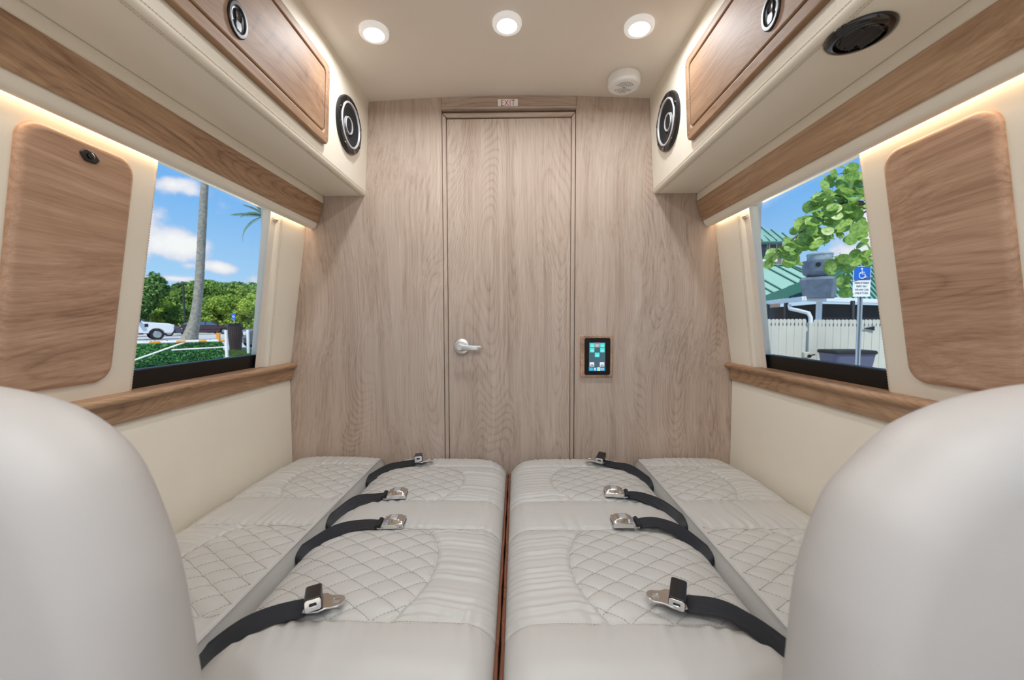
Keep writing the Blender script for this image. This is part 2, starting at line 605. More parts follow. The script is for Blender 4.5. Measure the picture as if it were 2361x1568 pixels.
dr = struct('door_1', (0, D, 0))
leaf = MB().box(DX0, DX1, D + 0.004, D + 0.022, 0.01, 1.7680).build('door_leaf', WOODDOOR, dr, bevel=(0.0015, 2))
hx, hz = -0.188, 0.880
hd = MB()
hd.lathe([(0.0315, 0.0), (0.0318, 0.003), (0.029, 0.0065), (0.020, 0.0085), (0.018, 0.011), (0.0, 0.011)], (hx, D + 0.004, hz), (0, -1, 0), 40)
ros = hd.build('handle_rosette', STEEL, dr)
hd = MB()
hd.lathe([(0.0115, 0.0), (0.0115, 0.034), (0.010, 0.037), (0.0, 0.037)], (hx - 0.004, D - 0.004, hz - 0.003), (0, -1, 0), 28)
loops = []
for t, hw, yy in ((-0.018, 0.004, 0.030), (-0.014, 0.0095, 0.031), (0.0, 0.0118, 0.033), (0.02, 0.0112, 0.036), (0.05, 0.0098, 0.0375), (0.07, 0.0092, 0.036), (0.084, 0.0086, 0.031), (0.0885, 0.0070, 0.026), (0.0895, 0.004, 0.022)):
    cx, cz = hx - 0.004 + t, hz - 0.003 - t * 0.02
    loops.append([(cx, D - yy, cz + hw), (cx, D - yy - 0.0035, cz + hw * 0.7), (cx, D - yy - 0.0045, cz), (cx, D - yy - 0.0035, cz - hw * 0.7), (cx, D - yy, cz - hw), (cx, D - yy + 0.004, cz - hw * 0.8), (cx, D - yy + 0.005, cz), (cx, D - yy + 0.004, cz + hw * 0.8)])
hd.loft(loops)
lev = hd.build('handle_lever', STEEL, dr)
MB().lathe([(0.0052, 0.0), (0.0052, 0.0015), (0.0035, 0.0022), (0.0, 0.0022)], (hx - 0.006, D - 0.0375, hz - 0.003), (0, -1, 0), 24).build('lock_cylinder', pbr('dark_steel', S(120, 118, 112), .3, metal=1), lev)

# exit sign on the header
ex = thing('exit_sign', 'white EXIT sign with red letters above the door', 'sign', (-0.0015, D - 0.001, 1.8215))
MB().box(-0.040, 0.037, D - 0.0024, D - 0.0005, 1.8055, 1.8378).build('sign_plate', EXITW, ex)
text_mesh('lettering', 'EXIT', 0.0335, EXITR, ex, Matrix.Translation((-0.0015, D - 0.0027, 1.8222)) @ FACE_CAM, 0.0003, sx=0.76, thin=-0.0004, spc=0.12)

# touch screen
ts = thing('touch_screen', 'small lit touch screen in a wooden frame beside the door', 'screen', (0.3475, D, 0.758))
zc0, zc1 = 0.758, 0.924
mb = MB()
ring_slab(mb, rrect(0.284, 0.411, zc0, zc1, 0.006), rrect(0.302, 0.399, 0.769, 0.912, 0.006), lambda u, v, l: (u, D + 0.002 - 0.011 * l, v))
mb.build('wooden_frame', WOODP, ts, bevel=(0.003, 3))
mb = MB()
plate(mb, rrect(0.300, 0.401, 0.767, 0.914, 0.007), lambda u, v, l: (u, D + 0.001 - 0.013 * l, v))
mb.build('bezel', BLACKG, ts, bevel=(0.002, 2))
ys = D - 0.0123


def scr(px, py):         # measured on the enlarged screen, 9.8 px per photo pixel
    return 0.284 + (1300 + px / 9.8 - 1338) * 0.00174, 0.924 - (740 + py / 9.8 - 773) * 0.00173


def scr_rect(name, x0, y0, x1, y1, mat, lift=0.0, r=0.0):
    a, b = scr(x0, y1), scr(x1, y0)
    m = MB()
    if r:
        plate(m, rrect(a[0], b[0], a[1], b[1], r, 3), lambda u, v, l: (u, ys - lift - 0.0003 * l, v))
    else:
        m.box(a[0], b[0], ys - lift - 0.0003, ys - lift, a[1], b[1])
    return m.build(name, mat, ts, smooth=False)


SCRG = emit('screen_grey', S(78, 104, 118), 1.0)
SCRC = emit('screen_cyan', S(92, 232, 226), 1.0)
SCRW = emit('screen_white', S(236, 240, 245), 1.0)
SCRB = emit('screen_blue', S(64, 150, 196), 1.0)
SCRD = emit('screen_dark', S(60, 66, 74), 1.0)
SCRO = emit('screen_green', S(150, 220, 120), 1.0)
SCRP = emit('screen_pale', S(150, 145, 155), 1.0)
scr_rect('display', 558, 482, 918, 1120, SCRG)
scr_rect('title_bar', 676, 490, 806, 594, SCRP, .0004)
text_mesh('title_text', 'Lights', 0.0075, SCRW, ts, Matrix.Translation((scr(740, 530)[0], ys - .0012, scr(740, 530)[1])) @ FACE_CAM, .0001)
scr_rect('title_line', 695, 556, 782, 570, SCRW, .0008)
for (a, b, c, d) in ((576, 500, 676, 592), (806, 500, 902, 592), (576, 606, 676, 704), (803, 606, 902, 704), (687, 710, 790, 812)):
    q = scr_rect('button', a, b, c, d, SCRC, .0004, .001)
    scr_rect('button_mark', a + 24, (b + d) // 2 + 8, c - 24, (b + d) // 2 + 22, SCRW, .0008)
for (a, b, c, d) in ((574, 924, 674, 1022), (797, 924, 898, 1022)):
    scr_rect('button', a, b, c, d, SCRW, .0004, .001)
    scr_rect('button_mark', a + 22, b + 52, a + 40, d - 12, SCRD, .0008)
    scr_rect('button_mark', c - 40, b + 52, c - 22, d - 12, SCRD, .0008)
scr_rect('menu_bar', 555, 1040, 918, 1122, SCRB, .0004)
for (cx_, mt, kind) in ((608, SCRC, 0), (692, SCRW, 1), (776, SCRO, 2), (860, SCRW, 0)):
    c0 = scr(cx_, 1080)
    if kind == 0:
        MB().lathe([(0.0052, 0), (0.0052, 0.0004), (0.0028, 0.0004), (0.0028, 0)], (c0[0], ys - .0006, c0[1]), (0, -1, 0), 20, caps=False).build('menu_icon', mt, ts)
    elif kind == 1:
        scr_rect('menu_icon', cx_ - 14, 1050, cx_ + 14, 1110, mt, .0008, .001)
    else:
        scr_rect('menu_icon', cx_ - 36, 1040, cx_ + 36, 1118, SCRW, .0008, .002)
        scr_rect('menu_icon', cx_ - 24, 1060, cx_ + 24, 1074, mt, .0012)
        scr_rect('menu_icon', cx_ - 24, 1088, cx_ + 24, 1102, mt, .0012)

# side walls
WY0, WY1 = 0.915, 1.362       # window opening
FY0, FY1 = -1.45, 0.36       # unseen window beside the camera, added to let in daylight
for s in (-1, 1):
    sd = LR[s]
    mir = s < 0
    wl = struct('wall_' + sd)
    m = MB()
    m.box(0.905, 0.95, Y0, D + 0.03, 0.0, 0.79)
    m.box(0.93, 0.95, FY1 + 0.01, WY0 - 0.02, 0.79, 1.9)
    m.box(0.93, 0.95, Y0, FY0, 0.79, 1.9)
    m.box(0.93, 0.95, 1.49, D + 0.03, 0.79, 1.9)
    m.box(0.875, 0.95, FY0, D + 0.03, 1.46, 1.9)
    m.build('outer_skin', CREAM, wl, mirror=mir)
    MB().box(0.884, 0.91, Y0, D, 0.0, 0.752).build('lower_panel', CREAM, wl, mirror=mir, bevel=(0.003, 2))
    # front pillar trim, padded, with the window side rolled over
    prof = [(FY1 + 0.012, 0.0), (WY0 - 0.016, 0.0), (WY0 - 0.006, 0.003), (WY0 - 0.001, 0.009), (WY0, 0.016), (WY0, 0.05), (FY1, 0.05), (FY1, 0.014), (FY1 + 0.003, 0.005)]
    lo = [[(xw(z) + h, y, z) for y, h in prof] for z in np.linspace(0.812, 1.374, 14)]
    MB().loft(lo).build('pillar_panel', CREAM, wl, mirror=mir, sharp=50)
    lo = [[(xw(z) + h, y, z) for y, h in ((Y0, 0), (FY0, 0), (FY0, 0.05), (Y0, 0.05))] for z in (0.812, 1.374)]
    MB().loft(lo).build('pillar_panel', CREAM, wl, mirror=mir, bevel=(.006, 3))
    # rear pillar trim, thicker at the sill
    prof = [(0.0, 0.06), (0.0, 0.012), (0.003, 0.004), (0.010, 0.0), (D - 0.001, 0.0), (D - 0.001, 0.06)]
    py_ = lambda z: 1.366 + (1.345 - z) / 0.53 * 0.022
    lo = [[(0.880 - (z - 0.815) * 0.142 + h, y if y > 1 else py_(z) + y, z) for y, h in prof] for z in np.linspace(0.812, 1.374, 10)]
    MB().loft(lo).build('pillar_panel', CREAM, wl, mirror=mir, sharp=50)
    m = MB()
    for yy in (0.0115, 0.0195):
        dashes(m, [(0.880 - (z - 0.815) * 0.142 - 0.0003, py_(z) + yy, z) for z in (0.818, 1.345)], up=(1, 0, 0))
    dashes(m, [(xw(z) - 0.0002 + 0.003, WY0 - 0.0065, z) for z in (0.818, 1.35)], up=(1, 0, 0))
    m.build('stitching', THREADC, wl, mirror=mir, smooth=False, kind='stuff')
    # window: cream channel, glass, black lower frame, a small clip
    wn = struct('window_%d' % (1 if s < 0 else 2))
    jy_ = lambda z: 1.336 + (1.345 - z) / 0.53 * 0.024
    lo = [[(xw(z) + dx, y if y > 1 else jy_(z) + y, z) for y, dx in ((0.0, 0.010), (1.43, 0.008), (1.43, 0.05), (0.034, 0.029))] for z in (0.80, 1.38)]
    MB().loft(lo).build('window_frame', FRAMEW, wn, mirror=mir, bevel=(0.002, 2))
    m = MB()
    lo = [[(xw(z) + dx, y, z) for y, dx in ((WY0 - 0.04, 0.030), (WY1 + 0.02, 0.030), (WY1 + 0.02, 0.034), (WY0 - 0.04, 0.034))] for z in (0.84, 1.46)]
    m.loft(lo).build('pane', GLASS, wn, mirror=mir, smooth=False)
    lo = [[(xw(z) + dx, y, z) for y, dx in ((FY0 - 0.02, 0.030), (FY1 + 0.02, 0.030), (FY1 + 0.02, 0.034), (FY0 - 0.02, 0.034))] for z in (0.84, 1.46)]  # pane and lower frame of the added forward window
    MB().loft(lo).build('pane', GLASS, wn, mirror=mir, smooth=False)
    lo = [[(xw(z) + dx, y, z) for y, dx in ((FY0 - 0.02, 0.020), (FY1 + 0.01, 0.020), (FY1 + 0.01, 0.05), (FY0 - 0.02, 0.05))] for z in (0.80, 0.862)]
    MB().loft(lo).build('lower_frame', BLACKF, wn, mirror=mir, bevel=(0.003, 2))
    lo = [[(xw(z) + dx, y, z) for y, dx in ((WY0 - 0.03, 0.020), (WY1 + 0.014, 0.020), (WY1 + 0.014, 0.05), (WY0 - 0.03, 0.05))] for z in (0.80, 0.862)]
    MB().loft(lo).build('lower_frame', BLACKF, wn, mirror=mir, bevel=(0.003, 2))
    m = MB()
    m.box(xw(1.34) + 0.006, xw(1.34) + 0.016, WY1 - 0.012, WY1 + 0.004, 1.332, 1.342)
    m.tube([(xw(1.34) + 0.004, WY1 - 0.014, 1.337), (xw(1.34) + 0.004, WY1 + 0.008, 1.339)], 0.002, 6)
    m.build('blind_clip', STEEL, wn, mirror=mir)
    # wooden sill with a moulded nose
    sl = struct('trim_%d' % (1 if s < 0 else 2), label='moulded wooden sill under the %s window' % sd)
    sill = [(0.95, 0.815), (0.862, 0.815), (0.8565, 0.8135), (0.8535, 0.8095), (0.8530, 0.8045), (0.855, 0.7995), (0.8605, 0.796), (0.8675, 0.7925), (0.8715, 0.787), (0.8725, 0.780), (0.8725, 0.752), (0.876, 0.748), (0.95, 0.748)]
    MB().prism(sill, Y0, D - 0.0005, 'y').build('sill_board', WOODY, sl, mirror=mir, sharp=60)
    # valance with wooden board and warm light strip
    va = thing('window_valance', 'cream padded valance with a wooden board above the %s window' % sd, 'valance', (0.76 * s, D, 1.345), 'valances over the windows')
    MB().prism([(0.7335, 1.478), (0.7305, 1.47), (0.7295, 1.455), (0.731, 1.441), (0.735, 1.436), (0.80, 1.436), (0.83, 1.486), (0.7335, 1.486)], Y0, D - 0.004, 'y').build('upper_roll', CREAM, va, mirror=mir, sharp=50)
    MB().prism([(0.7265, 1.4425), (0.7495, 1.3675), (0.765, 1.372), (0.742, 1.447)], Y0, D - 0.006, 'y').build('wooden_board', WOODY, va, mirror=mir, bevel=(0.0025, 3))
    MB().prism([(0.7545, 1.372), (0.756, 1.362), (0.7605, 1.353), (0.768, 1.3465), (0.776, 1.344), (0.783, 1.346), (0.786, 1.352), (0.786, 1.375), (0.86, 1.375), (0.86, 1.395), (0.76, 1.395)], Y0, D - 0.008, 'y').build('lower_roll', CREAM, va, mirror=mir, sharp=50)
    MB().box(0.789, 0.794, Y0, D - 0.02, 1.3700, 1.3745).build('light_strip', LEDM, va, mirror=mir, smooth=False)
    # wooden insert panel on the front pillar
    lab = 'rounded wooden wall panel with a black latch, left of the palm-tree window' if s < 0 else 'rounded wooden wall panel without a latch, right of the parking-sign window'
    wp = thing('wooden_wall_panel', lab, 'panel', (0.85 * s, 0.75, 0.85))
    y0, y1 = 0.650, 0.849
    m = MB()
    pts = rrect(y0, y1, 0.848, 1.331, 0.034, 8)
    n = len(pts)
    cy_, cz_ = (y0 + y1) / 2, 1.09
    loops = []
    for k in range(7):
        th = math.pi / 2 * k / 6
        ins, h = 0.012 * (1 - math.sin(th)) , 0.0
        ins = 0.013 * (1 - math.cos(th))
        h = 0.013 * math.sin(th)
        sy_, sz_ = 1 - ins / ((y1 - y0) / 2), 1 - ins / 0.2415
        loops.append([(xw(cz_ + (z - cz_) * sz_) - h, cy_ + (y - cy_) * sy_, cz_ + (z - cz_) * sz_) for y, z in pts])
    m.loft([[(x + 0.005, y, z) for x, y, z in loops[0]]] + loops)
    m.build('panel_board', WOODP, wp, mirror=mir, sharp=60)
    if s < 0:
        c = Vector((xw(1.302) - 0.013, 0.754, 1.302))
        m = MB()
        poly = [(-0.018, 0.002), (-0.009, 0.0115), (0.008, 0.0105), (0.018, -0.002), (0.010, -0.0115), (-0.009, -0.0115)]
        plate(m, poly, lambda u, v, l: (c.x + 0.001 - 0.005 * l, c.y + u, c.z + v))
        la = m.build('latch', BLACKP, wp, mirror=True, bevel=(0.0022, 3))
        MB().lathe([(0.0062, 0.0), (0.0062, 0.003), (0.003, 0.005), (0.0, 0.0055)], (-c.x + 0.0035, c.y - 0.001, c.z + 0.0), (1, 0, 0), 20).build('latch_button', BLACKG, la)

# ---------------------------------------------------------------- overhead cabinets


def xf(z):                # leaning front of the cabinets
    return 0.563 - (z - 1.475) * 0.0528


def on_face(s):           # (y, z, height off the cabinet front) -> space
    nx, nz = 1 / math.hypot(1, 0.0528), 0.0528 / math.hypot(1, 0.0528)
    return lambda y, z, h: (s * (xf(z) - h * nx), y, z - h * nz)


for s in (-1, 1):
    sd = LR[s]
    mir = s < 0
    lab = 'cream overhead cabinet with a wooden door, above the %s window%s' % (sd, '' if s < 0 else ', an air vent underneath')
    oc = thing('overhead_cabinet', lab, 'cabinet', (0.65 * s, D, 1.475), 'overhead cabinets')
    r = 0.010
    corner = [(xf(1.475) + r - r * math.sin(a) * 1.0 , 1.475 + r - r * math.cos(a)) for a in np.linspace(0, math.pi / 2, 6)]
    prof = [(0.92, 1.492), (0.7305, 1.492), (0.7305, 1.4745)] + corner + [(xf(1.86), 1.86), (0.92, 1.86)]
    body = MB().prism(prof, Y0 + 0.3, D - 0.001, 'y').build('body', CREAM, oc, mirror=mir, sharp=30)
    F = on_face(1)
    m = MB()
    for h in (0.0, ):
        for (dz, off) in ((0.0135, 0.0), ):
            dashes(m, [F(y, 1.475 + dz, 0.0003) for y in (0.40, D - 0.003)], up=(1, 0, 0))
    for dx in (0.0125, 0.018):
        dashes(m, [(0.563 + dx, y, 1.4742) for y in (0.40, D - 0.003)], up=(0, 0, 1))
    m.build('stitching', THREADC, oc, mirror=mir, smooth=False, kind='stuff')
    # wooden frame and door
    f0, f1, z0, z1 = 0.430, 1.2075, 1.5185, 1.757
    d0, d1, e0, e1 = 0.462, 1.181, 1.551, 1.729
    m = MB()
    ring_slab(m, rrect(f0, f1, z0, z1, 0.020, 6), rrect(d0 - 0.0028, d1 + 0.0028, e0 - 0.0028, e1 + 0.0028, 0.0175, 6), lambda u, v, l: F(u, v, -0.002 + 0.016 * l))
    m.build('door_frame', WOODC, oc, mirror=mir, bevel=(0.0055, 4))
    m = MB()
    plate(m, rrect(d0, d1, e0, e1, 0.015, 6), lambda u, v, l: F(u, v, -0.004 + 0.017 * l))
    door = m.build('cabinet_door', WOODC, oc, mirror=mir, bevel=(0.0045, 4))
    for (yy, zz_) in ((f1 - 0.014, z1 - 0.024), (f1 - 0.014, z0 + 0.020), (f0 + 0.014, z1 - 0.024), (f0 + 0.014, z0 + 0.020)):
        MB().lathe([(0.0034, 0.0), (0.0030, 0.0012), (0.0016, 0.002), (0.0, 0.0022)], F(yy, zz_, 0.0135), (-1, 0, -0.05), 12).build('screw_cap', WOODC, oc, mirror=mir)
    # latch: oval black surround with a recessed pull
    N = (-1, 0, -0.0528)
    lc = F(0.817, 1.6015, 0.0125)
    m = MB()
    m.lathe([(0.028, 0.0), (0.028, 0.0028), (0.0262, 0.0048), (0.0212, 0.0048), (0.0195, 0.0028), (0.0195, 0.0002)], lc, N, 40, caps=False, squash=(1.0, 1.25))
    lt = m.build('latch', BLACKP, door, mirror=mir)
    m = MB()
    m.lathe([(0.0198, 0.0016), (0.017, 0.0008), (0.0, 0.0004)], lc, N, 32, caps=False, squash=(1.0, 1.25))
    m.build('latch_cup', pbr('latch_grey', S(60, 64, 72), .3), door, mirror=mir)
    m = MB()
    m.lathe([(0.0105, 0.0012), (0.0105, 0.0034), (0.0085, 0.0042), (0.0075, 0.002), (0.0, 0.0014)], Vector(lc) + Vector((0, 0.001, 0.0085)), N, 28, squash=(1.0, 1.3))
    m.build('latch_pull', BLACKG, door, mirror=mir)
    m = MB()
    plate(m, [(-0.006, -0.0225), (0.006, -0.0225), (0.009, -0.012), (0.006, -0.003), (-0.006, -0.003), (-0.009, -0.012)], lambda u, v, l: (lc[0] - 0.001 - 0.0028 * l, lc[1] + u, lc[2] + v))
    m.build('latch_tongue', pbr('latch_tongue', S(74, 80, 90), .25), door, mirror=mir, bevel=(0.001, 2))

    # loudspeaker near the bulkhead
    lab = 'round black loudspeaker with silver rings on the %s overhead cabinet' % sd
    sc_ = F(1.366, 1.659, 0.0)
    sp = thing('loudspeaker', lab, 'speaker', (s * sc_[0], sc_[1], sc_[2]), 'cabinet loudspeakers')
    m = MB()
    m.lathe([(0.091, -0.002), (0.0925, 0.006), (0.090, 0.011), (0.083, 0.0125), (0.073, 0.0105), (0.071, 0.004), (0.071, -0.002)], sc_, N, 64, caps=False)
    m.build('basket_ring', BLACKP, sp, mirror=mir)
    for k in range(8):
        a = math.radians(22.5 + 45 * k)
        cc = F(1.366 + 0.0815 * math.cos(a), 1.659 + 0.0815 * math.sin(a), 0.0118)
        R = Matrix.Rotation(a, 3, 'X')
        MB().obox(cc, (0.0016, 0.006, 0.013), R).build('ring_lug', BLACKG, sp, mirror=mir, bevel=(0.0012, 2))
    m = MB()
    m.lathe([(0.074, 0.004), (0.074, 0.0125), (0.072, 0.0145), (0.0685, 0.0145), (0.067, 0.012), (0.0665, 0.004)], sc_, N, 64, caps=False)
    m.build('trim_ring', pbr('silver', S(206, 207, 210), .3, metal=.35), sp, mirror=mir)
    m = MB()
    m.lathe([(0.068, 0.009), (0.062, 0.0105), (0.056, 0.009), (0.052, 0.006), (0.026, -0.0012), (0.0, -0.0015)], sc_, N, 48, caps=False)
    m.build('cone', CONE, sp, mirror=mir)
    m = MB()
    m.lathe([(0.0285, 0.0), (0.0285, 0.006), (0.0265, 0.0075), (0.0235, 0.006), (0.0235, 0.0)], sc_, N, 40, caps=False)
    m.build('tweeter_ring', MATS['silver'], sp, mirror=mir)
    m = MB()
    m.lathe([(0.0245, 0.002), (0.021, 0.0045), (0.012, 0.0035), (0.008, 0.0055), (0.004, 0.0070), (0.0, 0.0074)], sc_, N, 32, caps=False)
    m.build('tweeter', CONE, sp, mirror=mir)

# air vent under the right cabinet
vc = (0.623, 0.703, 1.4745)
av = thing('air_vent', 'round glossy black air vent under the right overhead cabinet', 'vent', vc)
MB().lathe([(0.0495, 0.0), (0.0495, 0.002), (0.047, 0.006), (0.041, 0.009), (0.036, 0.0095), (0.035, 0.006), (0.034, -0.001)], vc, (0, 0, -1), 56, caps=False).build('vent_ring', BLACKG, av)
MB().lathe([(0.0355, 0.001), (0.0, 0.0008)], vc, (0, 0, -1), 32, caps=False).build('vent_cup', BLACKP, av)
MB().lathe([(0.031, 0.003), (0.031, 0.007), (0.029, 0.0085), (0.027, 0.007), (0.027, 0.003)], vc, (0, 0, -1), 40, caps=False).build('vent_rotor', BLACKG, av)
for k, dx in enumerate((-0.017, 0.0, 0.017)):
    hl = math.sqrt(0.028 ** 2 - dx * dx)
    R = Matrix.Rotation(math.radians(35), 3, 'Y')
    MB().obox((vc[0] + dx, vc[1], vc[2] - 0.006), (0.0075, hl, 0.0009), R).build('vane', BLACKG, av, bevel=(0.0006, 2))

# ---------------------------------------------------------------- ceiling lamps and detector
BEZEL = pbr('lamp_bezel_glow', S(238, 238, 236), 0.35)
_bn = [n_ for n_ in BEZEL.node_tree.nodes if n_.type == 'BSDF_PRINCIPLED'][0]
_bn.inputs['Emission Color'].default_value = (1, .98, .95, 1)
_bn.inputs['Emission Strength'].default_value = 0.28  # weak glow added to the ring, standing in for light from the lens
BEZEL.cycles.emission_sampling = 'NONE'


def ceiling_lamp(x, y, label):
    z = ceil_z(x)
    t = thing('ceiling_lamp', label, 'lamp', (x, y, z), 'round ceiling lamps')
    axis = (-0.116 * x, 0, -1)
    MB().lathe([(0.0425, -0.004), (0.0430, 0.006), (0.0415, 0.0105), (0.037, 0.0125), (0.031, 0.0130), (0.0290, 0.0118), (0.0285, 0.007)], (x, y, z), axis, 48, caps=False).build('bezel', BEZEL, t)
    MB().lathe([(0.0290, 0.0085), (0.0288, 0.0100), (0.0, 0.0104)], (x, y, z), axis, 40, caps=False).build('lens', LENS, t)
    li = bpy.data.lights.new('lamp_light', 'AREA')
    li.shape = 'DISK'
    li.size = 0.055
    li.spread = math.radians(170)
    li.energy = LAMP_WATTS
    li.color = (0.955, 0.978, 1.0)
    lo_ = bpy.data.objects.new('lamp_light', li)
    COL.objects.link(lo_)
    lo_.parent = t
    lo_.location = (0, 0, -0.0125)
    return t


ceiling_lamp(-0.392, 1.186, 'round lit ceiling lamp, leftmost of the three in a row')
ceiling_lamp(0.004, 1.172, 'round lit ceiling lamp in the middle of the three')
ceiling_lamp(0.390, 1.179, 'round lit ceiling lamp, rightmost of the three in a row, near the smoke detector')
for yy in (0.0, -0.6, -1.2):  # unseen rows added to brighten the cabin
    for k, xx in enumerate((-0.39, 0.0, 0.39)):
        ceiling_lamp(xx, yy, 'round lit ceiling lamp in an added unseen row towards the cab')

dc = (0.412, 1.418, ceil_z(0.412))
sdn = thing('smoke_detector', 'white round smoke detector on the ceiling', 'detector', dc)
m = MB()
m.lathe([(0.0500, -0.004), (0.0510, 0.003), (0.0555, 0.005), (0.0560, 0.024), (0.0545, 0.031), (0.0500, 0.035), (0.046, 0.0362), (0.0, 0.0365)], dc, (0, 0, -1), 56)
m.build('housing', WHITEP, sdn)
GREYP = pbr('grey_plastic', S(150, 150, 148), 0.5)
for k, rr in enumerate((0.010, 0.017, 0.024, 0.031)):
    for (a0, a1) in ((20, 160), (200, 340)):
        pts = [(dc[0] + rr * math.cos(math.radians(a)), dc[1] + rr * math.sin(math.radians(a)), dc[2] - 0.0366) for a in np.linspace(a0, a1, 14)]
        MB().tube(pts, 0.0011, 5).build('grille_slot', GREYP, sdn)
MB().tube([(dc[0] + 0.048 * math.cos(a), dc[1] + 0.006 + 0.020 * math.sin(a) * -1, dc[2] - 0.0367) for a in np.linspace(math.pi, 2 * math.pi, 20)], 0.0014, 6).build('rib', WHITEP, sdn)
MB().lathe([(0.0045, 0.0), (0.004, 0.0022), (0.0, 0.0026)], (dc[0], dc[1], dc[2] - 0.036), (0, 0, -1), 16).build('test_button', GREYP, sdn)
# ---------------------------------------------------------------- the bed: four long quilted cushions
BY0, BY1 = 0.500, 1.529
SEAMS = (0.675, 0.990, 1.150, 1.425)
DU, DV = 0.079, 0.052      # quilting diamonds, across and along


def waves(seed, n, k0, k1):
    g = np.random.default_rng(seed)
    K, Ph, A = g.uniform(k0, k1, n), g.uniform(0, 6.28, n), g.uniform(0.5, 1, n)
    A = A / A.sum() * 1.6
    return lambda t: sum(a * np.sin(k * t + p) for a, k, p in zip(A, K, Ph))


class Cushion:
    """height field over (u = distance from the van's centre line, y)"""

    def __init__(self, u0, u1, zt, inner, seed):
        self.u0, self.u1, self.zt, self.inner = u0, u1, zt, inner
        self.wa, self.wb, self.wc = waves(seed, 7, 150, 420), waves(seed + 1, 7, 110, 330), waves(seed + 2, 5, 10, 26)
        # quilted fields: y range, arc radius, where the arc reaches furthest
        self.q = ((1.150, 1.425, 0.16, 0.149), (0.675, 0.990, 0.26, 0.149)) if inner else ((1.150, 1.425, 0.24, 0.735), (0.675, 0.990, 0.26, 0.735))

    def arc_u(self, q, y):
        ya, yb, R, ue = q
        yc = (ya + yb) / 2
        k = R - np.sqrt(np.maximum(R * R - (y - yc) ** 2, 0))
        return ue + k if self.inner else ue - k

    def H(self, u, y):
        u, y = np.asarray(u, float), np.asarray(y, float)
        z = np.full(np.broadcast(u, y).shape, self.zt)

        def roll(d, r, dep):
            t = np.clip(1 - d / r, 0, 1)
            return -dep * (1 - np.sqrt(np.maximum(1 - t * t, 0)))
        da, db = u - self.u0, self.u1 - u
        if self.inner:
            z = z + roll(da, 0.065, 0.055) + roll(db, 0.13, 0.050)
        else:
            z = z + roll(da, 0.007, 0.007) + roll(db, 0.075, 0.06)
        z = z + roll(y - BY0, 0.10, 0.07) + roll(BY1 - y, 0.055, 0.05)
        for dd_, amp_ in ((da, 0.022 if self.inner else 0.004), (db, 0.022)):
            z = z - amp_ * np.exp(-(dd_ / 0.06) ** 2 - ((BY1 - y) / 0.07) ** 2)
        z = z + 0.004 * np.sin(np.pi * np.clip(da / (self.u1 - self.u0), 0, 1))
        wob = 0.012 * self.wc(u) * 0.3
        inq = np.zeros_like(z)
        puff = 0.75 if self.inner else 1.3
        edge = np.clip(da / 0.03, 0, 1) if not self.inner else 1.0
        for q in self.q:
            ya, yb, R, ue = q
            au = self.arc_u(q, y)
            side = (u - au) if self.inner else (au - u)            # > 0 inside the quilted field
            box = 1 / (1 + np.exp(-(np.minimum(y - ya, yb - y)) / 0.002))
            ins = box / (1 + np.exp(-side / 0.002))
            inq = np.maximum(inq, ins)
            z = z - box * 0.0040 * np.exp(-(side / 0.0045) ** 2) - box * 0.0035 * np.exp(-(side / 0.022) ** 2)
            # long gathers between the arc and the far edge
            outside = box / (1 + np.exp(side / 0.003))
            far = da if self.inner else db
            amp = 0.0014 + 0.0022 * np.exp(-np.abs(side) / 0.045) + 0.0022 * np.exp(-far / 0.05)
            z = z + outside * amp * self.wa(y + 0.10 * u + 0.01 * np.sin(30 * u))
            # diamonds
            for sg in (1, -1):
                t = u / DU + sg * y / DV
                dd = np.abs(t - np.round(t)) / math.hypot(1 / DU, 1 / DV)
                z = z - ins * puff * edge * (0.0016 * np.exp(-(dd / 0.0030) ** 2) + 0.0014 * np.exp(-(dd / 0.009) ** 2))
        for k, ys_ in enumerate(SEAMS):
            d = y - ys_ - wob * 0.4
            z = z - edge * 0.0050 * np.exp(-(d / 0.0045) ** 2) - edge * 0.0050 * np.exp(-(d / 0.028) ** 2)
            z = z + edge * (1 - inq) * 0.0040 * np.exp(-np.abs(d) / 0.026) * self.wb(u + 0.2 * np.abs(d)) * np.clip(np.abs(d) / 0.006, 0, 1)
        # smooth end pads: gathers at the rear end, faint folds at the front end and the middle band
        z = z + edge * 0.0055 * np.exp(-np.maximum(BY1 - y, 0) / 0.035) * self.wa(u * 0.9 + 1.3)
        z = z + edge * 0.0034 * np.exp(-np.maximum(y - BY0, 0) / 0.12) * self.wb(u * 0.22 + 2.0 + 0.1 * y)
        if not self.inner:
            band = np.clip(np.minimum(y - 0.990, 1.150 - y) / 0.01, 0, 1)
            z = z - band * 0.0065 * np.exp(-((u - 0.675) / 0.006) ** 2) - band * .003 * np.exp(-((u - 0.675) / 0.03) ** 2)
            z = z + 0.0022 * np.exp(-db / 0.05) * self.wa(y * 0.9)
        return z


def stitch(mb, C, us, ys_, s, **kw):
    zz_ = C.H(us, ys_) + 0.0006
    dashes(mb, [(s * a, b, c) for a, b, c in zip(us, ys_, zz_)], **kw)


